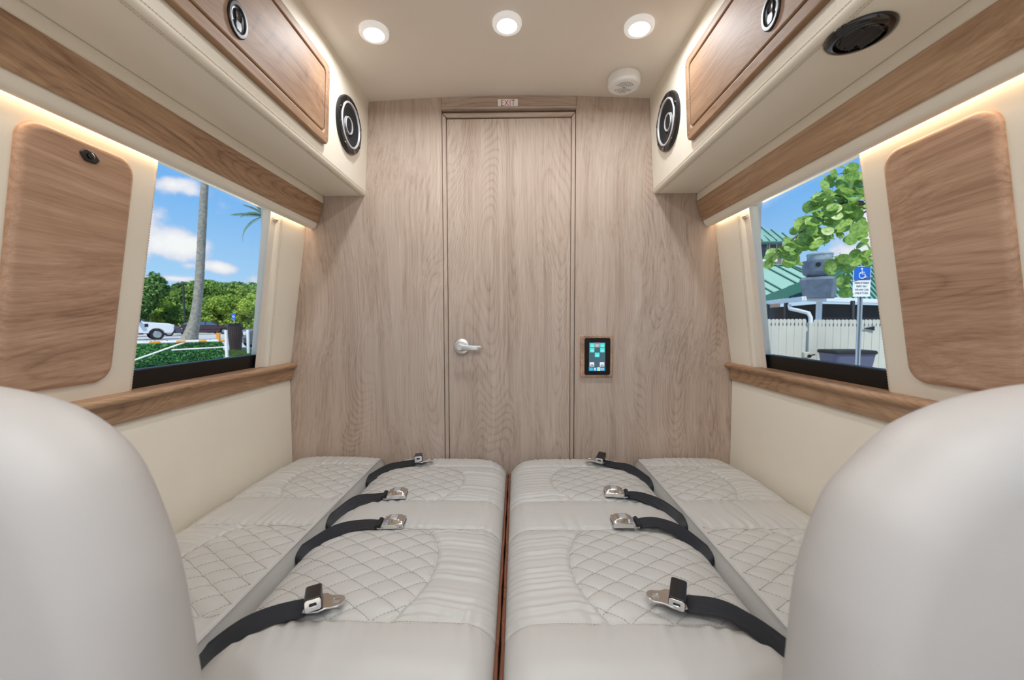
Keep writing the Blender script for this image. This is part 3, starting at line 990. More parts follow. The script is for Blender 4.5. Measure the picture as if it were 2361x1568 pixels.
CUSH = {}
LABELS = {(-1, True): 'quilted cream bed cushion left of the brown centre gap', (1, True): 'quilted cream bed cushion right of the brown centre gap',
          (-1, False): 'quilted cream bed cushion along the left wall', (1, False): 'quilted cream bed cushion along the right wall'}
for s in (-1, 1):
    for inner in (True, False):
        u0, u1 = (0.006, 0.497) if inner else (0.503, 0.876)
        C = Cushion(u0, u1, 0.440 if inner else 0.447, inner, 11 + 5 * s + (50 if inner else 0))
        CUSH[(s, inner)] = C
        t = thing('bed_cushion', LABELS[(s, inner)], 'cushion', (s * (u0 + u1) / 2, (BY0 + BY1) / 2, 0.30), 'bed cushions')
        us = np.arange(u0, u1 + 1e-6, 0.0034)
        us[-1] = u1
        ys_ = np.arange(BY0, BY1 + 1e-6, 0.0034)
        ys_[-1] = BY1
        U, Yv = np.meshgrid(us, ys_, indexing='ij')
        # rounded corners in plan, at the end nearest the bulkhead
        G = np.stack([U * s, Yv, C.H(U, Yv)], -1)
        G = np.pad(G, ((1, 1), (1, 1), (0, 0)), mode='edge')
        for sl in ((0, slice(None)), (-1, slice(None)), (slice(None), 0), (slice(None), -1)):
            G[sl][..., 2] = 0.30
        MB().grid(G).build('padding', LEATHER, t, sharp=55)
        # seams and quilting threads
        m = MB()
        for q in C.q:
            ya, yb, R, ue = q
            yy = np.linspace(ya + 0.002, yb - 0.002, 90)
            stitch(m, C, C.arc_u(q, yy), yy, s, wd=0.0006)
            for sg in (1, -1):
                for k in range(-40, 60):
                    yy = np.linspace(ya + 0.003, yb - 0.003, 160)
                    uu = (k - sg * yy / DV) * DU
                    lim = C.arc_u(q, yy)
                    ok = (uu > lim) & (uu < u1 - 0.012) if inner else (uu < lim) & (uu > u0 + 0.006)
                    if ok.sum() > 4:
                        stitch(m, C, uu[ok], yy[ok], s, wd=0.0005)
        for ys1 in SEAMS:
            uu = np.linspace(u0 + 0.012, u1 - 0.012, 120)
            stitch(m, C, uu, np.full_like(uu, ys1), s, wd=0.0004, L=0.005, gap=0.0018)
        m.build('stitching', THREAD, t, smooth=False, kind='stuff')
        # piping
        if inner:
            yy = np.linspace(BY0 + 0.004, BY1 - 0.01, 120)
            m = MB()
            m.tube([(s * (u0 - 0.0010 + 0.0006 * math.sin(y * 41)), y, float(C.H(u0 + 0.003, y)) - 0.004) for y in yy], 0.0036, 8)
            m.build('piping', PIPING, t)
        else:
            yy = np.linspace(BY0 + 0.004, BY1 - 0.01, 120)
            m = MB()
            m.tube([(s * (u1 + 0.001), y, float(C.H(u1 - 0.004, y)) - 0.002) for y in yy], 0.0034, 8)
            m.build('piping', PIPING, t)
            m = MB()
            m.tube([(s * (u0 + 0.0005), y, float(C.H(u0 + 0.001, y)) - 0.0005) for y in yy], 0.0017, 6)
            m.build('edge_welt', LEATHER, t)

# base the cushions lie on
bb = thing('platform', 'wooden platform under the bed cushions', 'platform', (0, 1.0, 0.0))
MB().box(-0.875, 0.875, BY0 + 0.02, BY1 - 0.004, 0.0, 0.30).build('platform_box', WOODY, bb, bevel=(0.004, 2))

# ---------------------------------------------------------------- seat belts lying on the two inner cushions


def smooth_path(pts, n=40):
    pts = [Vector(p) for p in pts]
    P_ = [pts[0]] + pts + [pts[-1]]
    out = []
    segs = len(pts) - 1
    for i in range(segs):
        p0, p1, p2, p3 = P_[i], P_[i + 1], P_[i + 2], P_[i + 3]
        for k in range(n // segs):
            t = k / (n // segs)
            out.append(0.5 * ((2 * p1) + (p2 - p0) * t + (2 * p0 - 5 * p1 + 4 * p2 - p3) * t * t + (3 * p1 - p0 - 3 * p2 + p3) * t ** 3))
    out.append(pts[-1])
    return out


def ribbon(path, rolls, width=0.046, th=0.0014):
    m = MB()
    n = len(path)
    loops = []
    for i, p in enumerate(path):
        d = (path[min(i + 1, n - 1)] - path[max(i - 1, 0)]).normalized()
        f = i / (n - 1)
        ro = np.interp(f, np.linspace(0, 1, len(rolls)), rolls)
        side = d.cross(Vector((0, 0, 1))).normalized()
        nrm = side.cross(d).normalized()
        sd_ = side * math.cos(ro) + nrm * math.sin(ro)
        nn = sd_.cross(d).normalized()
        lp = []
        for w_ in np.linspace(-1, 1, 9):
            lp.append(p + sd_ * (w_ * width / 2) + nn * (th + 0.0005 * math.cos(w_ * 9)))
        for w_ in np.linspace(1, -1, 9):
            lp.append(p + sd_ * (w_ * width / 2) - nn * th * 0.2)
        loops.append(lp)
    m.loft(loops)
    return m


def frame_at(p, d, tilt=0.0, up=(0, 0, 1)):
    d = Vector(d).normalized()
    sdv = d.cross(Vector(up)).normalized()
    u = sdv.cross(d).normalized()
    R = Matrix((d, sdv, u)).transposed()
    return Vector(p), R


BTN = pbr('buckle_button', S(205, 212, 216), 0.3, metal=0.6)


def seat_belt(s, kind, pts, tip_dir, label, rolls, tilt=0.0, cov=0.0):
    C = CUSH[(s, True)]
    P3 = [(s * 0.5005, pts[0][1], float(C.H(0.492, pts[0][1])) - 0.05)]
    for (u, y, lift) in pts:
        uc = min(u, 0.492)
        z = float(C.H(uc, y)) + lift
        P3.append((s * u, y, z))
    path = smooth_path(P3, 44)
    base = thing('seat_belt', label, 'seat belt', P3[1], 'seat belts on the bed')
    ribbon(path, [r * s for r in rolls]).build('webbing', WEB, base, sharp=60)
    end = path[-1]
    d = Vector((s * tip_dir[0], tip_dir[1], tip_dir[2]))
    o, R = frame_at(end, d)
    X = lambda a, b, c: o + R @ Vector((a, b, c))
    if kind == 'buckle':
        # webbing loop, wire bar, chrome body with sloping shoulders and a push button
        m = MB()
        m.tube([X(-0.004, k, 0.0045) for k in np.linspace(-0.021, 0.021, 8)], 0.0062, 12)
        m.build('webbing_loop', WEB, base)
        m = MB()
        m.tube([X(0.012, -0.025, 0.003), X(-0.002, -0.026, 0.004), X(-0.005, -0.020, 0.0045), X(-0.005, 0.020, 0.0045), X(-0.002, 0.026, 0.004), X(0.012, 0.025, 0.003)], 0.0016, 8)
        m.build('anchor_bar', CHROME, base)
        prof = [(0.006, 0.0), (0.063, 0.0), (0.063, 0.011), (0.061, 0.014), (0.052, 0.0205), (0.022, 0.0205), (0.008, 0.012)]
        lo = []
        for b in (-0.0235, -0.0215, -0.015, 0.015, 0.0215, 0.0235):
            k = {0.0235: 0.62, 0.0215: 0.72, 0.015: 1.0}[abs(b)]
            lo.append([X(a, b, c if c < 0.012 else 0.012 + (c - 0.012) * k * 1.0 if abs(b) < 0.02 else min(c, 0.0125)) for a, c in prof])
        m = MB()
        m.loft(lo)
        bd = m.build('buckle_body', CHROME, base, bevel=(0.0018, 3), sharp=45)
        m = MB()
        ring = rrect(0.0235, 0.0475, -0.0135, 0.0135, 0.003, 3)
        plate(m, ring, lambda a, b, l: X(a, b, 0.0195 + 0.0022 * l))
        m.build('button_surround', CHROME, bd, bevel=(0.0006, 2))
        m = MB()
        plate(m, rrect(0.0265, 0.0445, -0.0105, 0.0105, 0.002, 3), lambda a, b, l: X(a, b, 0.0212 + 0.0012 * l))
        m.build('push_button', BTN, bd, bevel=(0.0005, 2))
        m = MB()
        m.add([X(0.0632, -0.017, 0.0045), X(0.0632, 0.017, 0.0045), X(0.0632, 0.017, 0.0085), X(0.0632, -0.017, 0.0085)], [(0, 1, 2, 3)])
        m2 = MB()
        m2.obox(X(0.0628, 0, 0.0062), (0.0008, 0.017, 0.0021), R)
        m2.build('tongue_slot', BLACKF, bd)
    else:
        R2 = R @ Matrix.Rotation(-tilt, 3, 'Y')
        X2 = lambda a, b, c: o + R2 @ Vector((a, b, c))
        out = [(0.0, -0.024), (0.030, -0.024), (0.034, -0.018)]
        out += [(0.052 + 0.016 * math.cos(a), 0.016 * math.sin(a)) for a in np.linspace(-math.pi / 2, math.pi / 2, 12)]
        out += [(0.034, 0.018), (0.030, 0.024), (0.0, 0.024)]
        inn = rrect(0.046, 0.058, -0.006, 0.006, 0.0015, 3)
        # outline and hole as two matching rings
        n = 28

        def resample(poly, n, c):
            res = []
            for k in range(n):
                a = 2 * math.pi * k / n
                dx, dy = math.cos(a), math.sin(a)
                best = 0
                for i in range(len(poly)):
                    (x1, y1), (x2, y2) = poly[i], poly[(i + 1) % len(poly)]
                    ex, ey = x2 - x1, y2 - y1
                    den = dx * ey - dy * ex
                    if abs(den) < 1e-12:
                        continue
                    tt = ((x1 - c[0]) * ey - (y1 - c[1]) * ex) / den
                    vv = ((x1 - c[0]) * dy - (y1 - c[1]) * dx) / den
                    if tt > 0 and -1e-6 <= vv <= 1 + 1e-6:
                        best = max(best, tt)
                res.append((c[0] + dx * best, c[1] + dy * best))
            return res
        m = MB()
        ring_slab(m, resample(out, 48, (0.052, 0)), resample(inn, 48, (0.052, 0)), lambda a, b, l: X2(a, b, 0.004 + 0.003 * l))
        m.build('tongue_plate', CHROME, base, bevel=(0.0006, 2))
        # black cover with a chrome adjuster end
        Rc = R2 @ Matrix.Rotation(cov, 3, 'Z') @ Matrix.Rotation(math.radians(8) , 3, 'X')
        c0 = X2(0.012, 0, 0.017)
        poly = rrect(-0.0145, 0.0145, -0.0115, 0.0115, 0.0045, 4)
        m = MB()
        m.loft([[c0 + Rc @ Vector((a, b, c)) for a, c in poly] for b in (-0.026, 0.026)])
        cv = m.build('tongue_cover', BLACKP, base, bevel=(0.0015, 3))
        for e in (-1, 1):
            m = MB()
            poly2 = rrect(-0.0135, 0.0135, -0.0105, 0.0095, 0.0042, 4)
            hole = rrect(-0.006, 0.006, -0.0025, 0.0030, 0.002, 4)
            ring_slab(m, poly2, hole, lambda a, c, l: c0 + Rc @ Vector((a, e * (0.0258 + 0.0022 * l), c)))
            m.build('adjuster_end', CHROME, cv, bevel=(0.0006, 2))
    return base


# left: from the bulkhead towards the camera
seat_belt(-1, 'tongue', [(0.493, 1.330, 0.004), (0.476, 1.372, 0.005), (0.440, 1.410, 0.009), (0.400, 1.428, 0.010), (0.352, 1.436, 0.008)], (-1, 0.06, 0.0), 'black seat belt with a black-covered metal tongue, left cushion, nearest the door', [0.35, 0.3, 0.15, 0.1], tilt=0.05, cov=-0.15)
seat_belt(-1, 'buckle', [(0.493, 1.045, 0.004), (0.478, 1.085, 0.006), (0.445, 1.130, 0.014), (0.405, 1.152, 0.012), (0.372, 1.160, 0.006)], (-1, 0.10, 0.0), 'black seat belt with a chrome buckle, left cushion, the farther of its two buckles', [0.6, 0.5, 0.2, 0.0])
seat_belt(-1, 'buckle', [(0.493, 0.893, 0.003), (0.478, 0.925, 0.006), (0.430, 0.968, 0.012), (0.375, 0.990, 0.012), (0.330, 0.996, 0.005)], (-1, 0.06, 0.0), 'black seat belt with a chrome buckle, left cushion, the nearer of its two buckles', [0.5, 0.35, 0.1, 0.0])
seat_belt(-1, 'tongue', [(0.493, 0.585, 0.002), (0.486, 0.620, 0.006), (0.455, 0.655, 0.012), (0.415, 0.676, 0.015), (0.360, 0.690, 0.010)], (-1, 0.10, 0.0), 'black seat belt with a black-covered metal tongue, left cushion, nearest the camera', [0.5, 0.4, 0.15, 0.05], tilt=0.04, cov=-0.35)
# right
seat_belt(1, 'tongue', [(0.493, 1.315, 0.004), (0.478, 1.360, 0.006), (0.440, 1.405, 0.012), (0.400, 1.425, 0.012), (0.358, 1.438, 0.010)], (-1, 0.12, 0.02), 'black seat belt with a black-covered metal tongue, right cushion, nearest the door', [0.35, 0.3, 0.15, 0.1], tilt=0.06, cov=0.3)
seat_belt(1, 'buckle', [(0.493, 1.050, 0.004), (0.480, 1.088, 0.006), (0.448, 1.132, 0.013), (0.405, 1.160, 0.012), (0.366, 1.175, 0.006)], (-1, 0.12, 0.0), 'black seat belt with a chrome buckle, right cushion, the farther of its two buckles', [0.6, 0.5, 0.2, 0.0])
seat_belt(1, 'buckle', [(0.493, 0.905, 0.003), (0.480, 0.938, 0.007), (0.440, 0.978, 0.016), (0.392, 0.998, 0.016), (0.345, 1.002, 0.006)], (-1, 0.02, 0.0), 'black seat belt with a chrome buckle, right cushion, the nearer of its two buckles', [0.5, 0.35, 0.1, 0.0])
seat_belt(1, 'tongue', [(0.493, 0.612, 0.002), (0.486, 0.638, 0.008), (0.452, 0.668, 0.016), (0.405, 0.690, 0.018), (0.342, 0.704, 0.012)], (-1, 0.10, 0.02), 'black seat belt with a black-covered metal tongue, right cushion, nearest the camera', [0.5, 0.4, 0.1, 0.0], tilt=0.05, cov=0.35)

# ---------------------------------------------------------------- captain's chairs in the foreground


def pillow(mb, outline, ymid, half, r, n=9):
    """rounded slab from a smooth outline in the xz plane"""
    pts = [Vector((a, b)) for a, b in outline]
    N = len(pts)
    nor = []
    for i in range(N):
        d = (pts[(i + 1) % N] - pts[i - 1]).normalized()
        nor.append(Vector((d.y, -d.x)))
    area = sum(pts[i].x * pts[(i + 1) % N].y - pts[(i + 1) % N].x * pts[i].y for i in range(N))
    sg = 1 if area > 0 else -1
    loops = []
    for k in range(2 * n + 1):
        th = -math.pi / 2 + math.pi * k / (2 * n)
        ins = r * (1 - math.cos(th))
        yy = ymid + half * math.sin(th)
        loops.append([(p.x - sg * q.x * ins, yy, p.y - sg * q.y * ins) for p, q in zip(pts, nor)])
    c = sum(pts, Vector((0, 0))) / N
    front = []
    for sgn, lp in ((-1, loops[0]), (1, loops[-1])):
        seq = []
        for f in (0.75, 0.5, 0.25, 0.02):
            seq.append([(c.x + (x - c.x) * f, y + sgn * 0.008 * (1 - f * f), c.y + (z - c.y) * f) for x, y, z in lp])
        front.append(seq)
    return mb.loft(front[0][::-1] + loops + front[1])


def resmooth(ctrl, n=140):
    P_ = [Vector((a, 0, b)) for a, b in ctrl]
    k = len(P_)
    out = []
    for i in range(k):
        p0, p1, p2, p3 = P_[i - 1], P_[i], P_[(i + 1) % k], P_[(i + 2) % k]
        m_ = max(2, n // k)
        for j in range(m_):
            t = j / m_
            v = 0.5 * ((2 * p1) + (p2 - p0) * t + (2 * p0 - 5 * p1 + 4 * p2 - p3) * t * t + (3 * p1 - p0 - 3 * p2 + p3) * t ** 3)
            out.append((v.x, v.z))
    return out


for s in (-1, 1):
    if s < 0:
        inn = [(0.302, 0.56), (0.305, 0.626), (0.316, 0.714), (0.329, 0.766), (0.347, 0.818), (0.365, 0.852), (0.391, 0.879), (0.424, 0.900), (0.466, 0.9135)]
    else:
        inn = [(0.300, 0.56), (0.302, 0.636), (0.307, 0.708), (0.314, 0.746), (0.325, 0.784), (0.340, 0.818), (0.366, 0.849), (0.396, 0.879), (0.434, 0.900), (0.470, 0.912)]
    xc = 0.565
    outl = [(0.31, 0.47), (0.36, 0.44)] 
    ctrl = [(xc, 0.43), (0.40, 0.43), (0.325, 0.455)] + inn + [(0.515, 0.921), (xc, 0.923)]
    ctrl = ctrl + [(2 * xc - a, b) for a, b in reversed(ctrl[1:-1])]
    ch = thing('captain_chair', 'blurred cream %s captain\'s chair back in the foreground' % LR[s], 'chair', (s * xc, 0.2, 0.0), 'captain\'s chairs in the foreground')
    m = MB()
    pillow(m, [(s * a, b) for a, b in resmooth(ctrl)], 0.36, 0.058, 0.05)
    m.build('backrest', CHAIRV, ch, sharp=80)
    m = MB()
    pl_ = rrect(s * xc - 0.24, s * xc + 0.24, -0.16, 0.30, 0.07, 8)
    m.loft([[(x, y, z) for x, y in pl_] for z in (0.33, 0.36, 0.42)])
    m.build('seat_cushion', CHAIRV, ch, bevel=(0.03, 5))
    m = MB()
    m.box(s * xc - 0.12, s * xc + 0.12, -0.05, 0.22, 0.0, 0.33)
    m.build('pedestal', BLACKP, ch, bevel=(0.01, 2))

# ================================================================ outside the windows
GZ = -0.35
ASPH = pbr('pale_asphalt', S(190, 190, 186), 0.85, var=0.10, vscale=0.5, bump=(30, .2, .01))
GRASS = foliage('grass_green', S(60, 88, 34), S(92, 122, 52), S(128, 150, 72), 1.5)
LEAFD = foliage('tree_green', S(54, 90, 36), S(112, 152, 60), S(176, 202, 98), 0.45, .6, .32)
LEAFK = foliage('dark_tree_green', S(34, 74, 38), S(80, 126, 60), S(132, 170, 88), 0.5, .6, .3)
LEAFY = foliage('yellow_green', S(104, 140, 44), S(166, 194, 74), S(214, 228, 120), 0.6, .6, .35)
HEDGE = foliage('hedge_green', S(34, 92, 44), S(76, 150, 80), S(150, 202, 128), 1.6, .6, .3)
GRAPE = foliage('sea_grape_green', S(86, 128, 52), S(136, 176, 78), S(192, 216, 122), 2.0, 0.38, 0.38)
PALMG = foliage('palm_green', S(48, 84, 56), S(86, 120, 84), S(140, 164, 110), 1.0)
BARK = pbr('palm_bark', S(150, 146, 134), 0.9, var=0.28, vscale=5, bump=(14, .6, .03))
BARKB = pbr('branch_bark', S(94, 78, 60), 0.85, var=.2, vscale=8)
WPAINT = pbr('white_paint', S(232, 234, 232), 0.45)
ORANGE = pbr('orange_reflector', S(228, 150, 30), 0.4)
GALV = pbr('galvanised', S(178, 186, 190), 0.4, metal=0.6)
DARKMET = pbr('dark_lamp_metal', S(52, 54, 58), 0.5)
BLUESIGN = pbr('sign_blue', S(24, 98, 196), 0.4)
SIGNW = pbr('sign_face', S(232, 236, 240), 0.4)
SIGNK = pbr('sign_ink', S(28, 32, 40), 0.6)

gp = MB()
gp.add([(-120, -30, GZ), (120, -30, GZ), (120, 150, GZ), (-120, 150, GZ)], [(0, 1, 2, 3)])
tag(gp.build('ground', ASPH, smooth=False), 'pale asphalt of the car park', kind='structure')


def leaf_cloud(mb, blobs, n, size, flat=0.0, rng=RNG, shell=0.55):
    """n small folded leaf quads spread through ellipsoid blobs (centre, radii)"""
    vol = np.array([b[1][0] * b[1][1] * b[1][2] for b in blobs]) ** (2 / 3)
    cnt = np.maximum(1, (n * vol / vol.sum()).astype(int))
    V, Fc = [], []
    for (c, r), k in zip(blobs, cnt):
        d = rng.normal(size=(k, 3))
        d /= np.linalg.norm(d, axis=1, keepdims=True)
        rad = shell + (1 - shell) * rng.random((k, 1)) ** 0.6
        p = np.array(c) + d * rad * np.array(r)
        nrm = d * 0.9 + rng.normal(size=(k, 3)) * 0.7 + np.array([0, 0, 0.35 + flat])
        nrm /= np.linalg.norm(nrm, axis=1, keepdims=True)
        t = np.cross(nrm, rng.normal(size=(k, 3)))
        t /= np.linalg.norm(t, axis=1, keepdims=True)
        b = np.cross(nrm, t)
        s_ = size * (0.6 + 0.8 * rng.random((k, 1)))
        q = np.stack([p - t * s_, p - b * s_ * 0.55, p + t * s_, p + b * s_ * 0.55], 1)
        base = len(V) * 0
        V.append(q.reshape(-1, 3))
    V = np.concatenate(V)
    k0 = len(mb.v)
    mb.v += [tuple(x) for x in V.tolist()]
    m_ = len(V) // 4
    idx = (np.arange(m_) * 4 + k0)[:, None] + np.arange(4)[None]
    mb.f += idx.tolist()
    return mb


def raw(mb, name, mat, parent):
    me = bpy.data.meshes.new(name)
    me.from_pydata(mb.v, [], mb.f)
    me.materials.append(mat)
    o = bpy.data.objects.new(name, me)
    COL.objects.link(o)
    o.parent = parent
    o.matrix_parent_inverse = Matrix.Translation(-Vector(parent.location))
    o['kind'] = 'stuff'
    return o


def tree(label, x, y, h, rx, mat, seed, n=8500, size=0.18, group='trees behind the car park', low=0.1):
    g = np.random.default_rng(seed)
    t = thing('leafy_tree', label, 'tree', (x, y, GZ), group)
    blobs = []
    for k in range(16):
        a = g.uniform(0, 6.28)
        rr = rx * 0.62 * math.sqrt(g.random())
        zz_ = GZ + h * g.uniform(low + 0.12, 0.80)
        kk = 1.0 - 0.35 * abs((zz_ - GZ) / h - 0.45)
        blobs.append(((x + rr * math.cos(a) * kk, y + rr * math.sin(a) * 0.7, zz_), (rx * g.uniform(0.36, 0.5), rx * 0.42, h * g.uniform(0.14, 0.22))))
    m = MB()
    leaf_cloud(m, blobs, n, size, rng=g)
    raw(m, 'crown', mat, t)
    m = MB()
    m.tube([(x, y, GZ), (x + 0.1, y, GZ + h * 0.3), (x, y, GZ + h * 0.6)], [0.22, 0.17, 0.08], 8)
    for k in range(4):
        a = g.uniform(0, 6.28)
        m.tube([(x + 0.05, y, GZ + h * 0.3), (x + rx * .5 * math.cos(a), y + rx * .4 * math.sin(a), GZ + h * 0.65)], [0.1, 0.04], 6)
    m.build('trunk', BARKB, t)
    return t


# left: a bank of trees, px column -> X at that depth
def colx(px, Y):
    return at(px, 742, Y).x


tree('dark green tree at the left edge of the palm-tree window', colx(338, 43), 43, 7.20, 2.3, LEAFK, 1)
tree('dark tree with a low crown behind the white pickup', colx(362, 49), 49, 5.86, 2.6, LEAFD, 2)
tree('broad tree behind the street lamp', colx(408, 50), 50, 6.91, 3.4, LEAFD, 3, 12000)
tree('broad tree directly behind the tall palm trunk', colx(455, 50), 50, 7.02, 3.4, LEAFD, 4, 12000)
tree('tallest rounded tree above the maroon sedan', colx(510, 50), 50, 7.34, 3.6, LEAFD, 5, 12000)
tree('rounded tree behind the blue parking sign', colx(560, 50), 50, 7.23, 3.3, LEAFD, 6, 12000)
tree('tree at the right edge of the palm-tree window', colx(606, 49), 49, 6.82, 3.0, LEAFD, 7)
tree('low yellow-green bush behind the white pickup', colx(378, 46), 46, 3.96, 1.9, LEAFY, 8, 6000, .15, 'sunlit bushes behind the cars', 0.0)
tree('low yellow-green bush behind the street lamp base', colx(418, 46), 46, 3.64, 2.0, LEAFD, 9, 6000, .15, 'sunlit bushes behind the cars', 0.0)
tree('yellow-green bush right of the palm trunk', colx(482, 46.5), 46.5, 4.49, 2.2, LEAFY, 10, 7000, .15, 'sunlit bushes behind the cars', 0.0)
tree('yellow-green bush above the black bin', colx(535, 46.5), 46.5, 5.02, 2.3, LEAFY, 12, 7000, .15, 'sunlit bushes behind the cars', 0.0)
tree('yellow-green bush beside the grey car', colx(592, 46), 46, 4.92, 2.2, LEAFY, 13, 7000, .15, 'sunlit bushes behind the cars', 0.0)

# the tall palm close to the car park
pb = at(437, 783, 28.6)
pm = thing('palm_tree', 'tall palm with a bare grey trunk flaring at its base', 'palm', (pb.x, pb.y, GZ))
tr = [(437, 783), (441, 770), (448, 745), (453, 715), (457, 680), (461, 630), (464, 570), (467, 510), (470, 455), (473, 415), (476, 360)]
rad = [17, 14, 11.0, 9.6, 9.0, 8.6, 8.2, 8.0, 7.6, 7.2, 6.6]
pts = [at(a, b, 28.6) for a, b in tr]
pts[0].z = GZ
m = MB()
dense, rd = [], []
for i in range(len(pts) - 1):
    for k in range(7):
        t_ = k / 7
        dense.append(pts[i].lerp(pts[i + 1], t_))
        rd.append((rad[i] + (rad[i + 1] - rad[i]) * t_) * 28.6 / FPX * (1 + 0.025 * math.sin(k * 2.7 + i * 3)))
m.tube(dense, rd, 16)
m.build('trunk', BARK, pm)


def frond(mb, base, az, el, L, droop, n=26, wl=0.34):
    """a feather frond: curved rachis with paired narrow leaflets"""
    base = Vector(base)
    hd_ = Vector((math.cos(az), math.sin(az), 0))
    p, prev = base.copy(), None
    path = []
    for k in range(n + 1):
        t_ = k / n
        e = el - droop * t_
        path.append(p.copy())
        p = p + (hd_ * math.cos(e) + Vector((0, 0, math.sin(e)))) * (L / n)
    mb.tube(path, [0.035 * (1 - 0.85 * k / n) for k in range(n + 1)], 5)
    side = hd_.cross(Vector((0, 0, 1)))
    for k in range(3, n):
        d = (path[k + 1] - path[k]).normalized()
        ln = wl * L * 0.5 * math.sin(math.pi * min(1, (k / n) * 0.85 + 0.12))
        for sg in (-1, 1):
            tip = path[k] + (side * sg * 0.75 + d * 0.5 + Vector((0, 0, -0.55))) * ln
            wv = d * 0.035
            mb.add([path[k] - wv, path[k] + wv, path[k].lerp(tip, .6) + wv * 0.8, tip, path[k].lerp(tip, .6) - wv * 0.8], [(0, 1, 2, 3, 4)])


def palm_crown(parent, top, L, n, seed):
    g = np.random.default_rng(seed)
    for k in range(n):
        m_ = MB()
        frond(m_, top, 2 * math.pi * k / n + g.uniform(-.2, .2), g.uniform(0.2, 1.1), L * g.uniform(.85, 1.1), g.uniform(1.2, 2.0))
        m_.build('frond', PALMG, parent, smooth=False)


palm_crown(pm, pts[-1] + Vector((0, 0, 0.2)), 1.6, 10, 4)

# second palm, half hidden by the window pillar
p2 = at(612, 500, 30)
pm2 = thing('palm_tree', 'palm with a feathery crown half hidden at the window\'s right edge', 'palm', (p2.x + 0.25, p2.y, GZ))
m = MB()
m.tube([(p2.x + 0.25, p2.y, GZ), (p2.x + 0.18, p2.y, 4.0), (p2.x, p2.y, p2.z)], [0.24, 0.18, 0.15], 12)
m.build('trunk', BARK, pm2)
for k, (az, el, L, dr_) in enumerate(((3.75, 0.25, 2.3, 0.7), (3.85, -0.25, 2.9, 1.5), (3.6, 0.95, 1.7, 1.0), (3.9, 0.6, 1.9, 1.7), (2.2, 0.7, 1.6, 1.8), (0.3, .5, 1.8, 1.8), (1.0, .8, 1.8, 1.6), (5.2, .6, 1.8, 1.7), (4.6, 1.1, 1.5, 1.2))):
    m = MB()
    frond(m, p2, az, el, L, dr_, 24)
    m.build('frond', PALMG, pm2, smooth=False)

# street lamps
for (px, pt, Yd, al, lab) in ((426, 656, 42, -0.75, 'dark street lamp post behind the white pickup'), (622, 606, 30, -0.6, 'dark street lamp head showing at the window\'s right edge')):
    b_ = at(px, 742, Yd)
    tz = at(px, pt, Yd).z
    t = thing('street_lamp', lab, 'street lamp', (b_.x, Yd, GZ), 'street lamps')
    MB().tube([(b_.x, Yd, GZ), (b_.x, Yd, tz)], [0.11, 0.085], 10).build('pole', DARKMET, t)
    m = MB()
    m.loft([[(b_.x + a, Yd + c, tz + d) for c, d in ((-.13, 0), (.13, 0), (.11, .09), (-.11, .09))] for a in (0.05, al * 0.3, al)])
    m.build('lamp_head', DARKMET, t, bevel=(.02, 2))

# cars ------------------------------------------------------------------------------------
TYRE = pbr('tyre', S(30, 30, 31), 0.85)
RIM = pbr('alloy', S(196, 198, 200), 0.3, metal=0.8)
CGLASS = pbr('car_glass', S(84, 104, 116), 0.06, coat=0.5, spec=.9)
CRED = pbr('tail_lamp', S(150, 24, 26), 0.25)
CLAMP = pbr('head_lamp', S(226, 232, 236), 0.12, coat=.5)
CBLACK = pbr('car_trim', S(24, 24, 26), 0.5)
CAMBER = pbr('amber_lamp', S(236, 140, 60), 0.3)


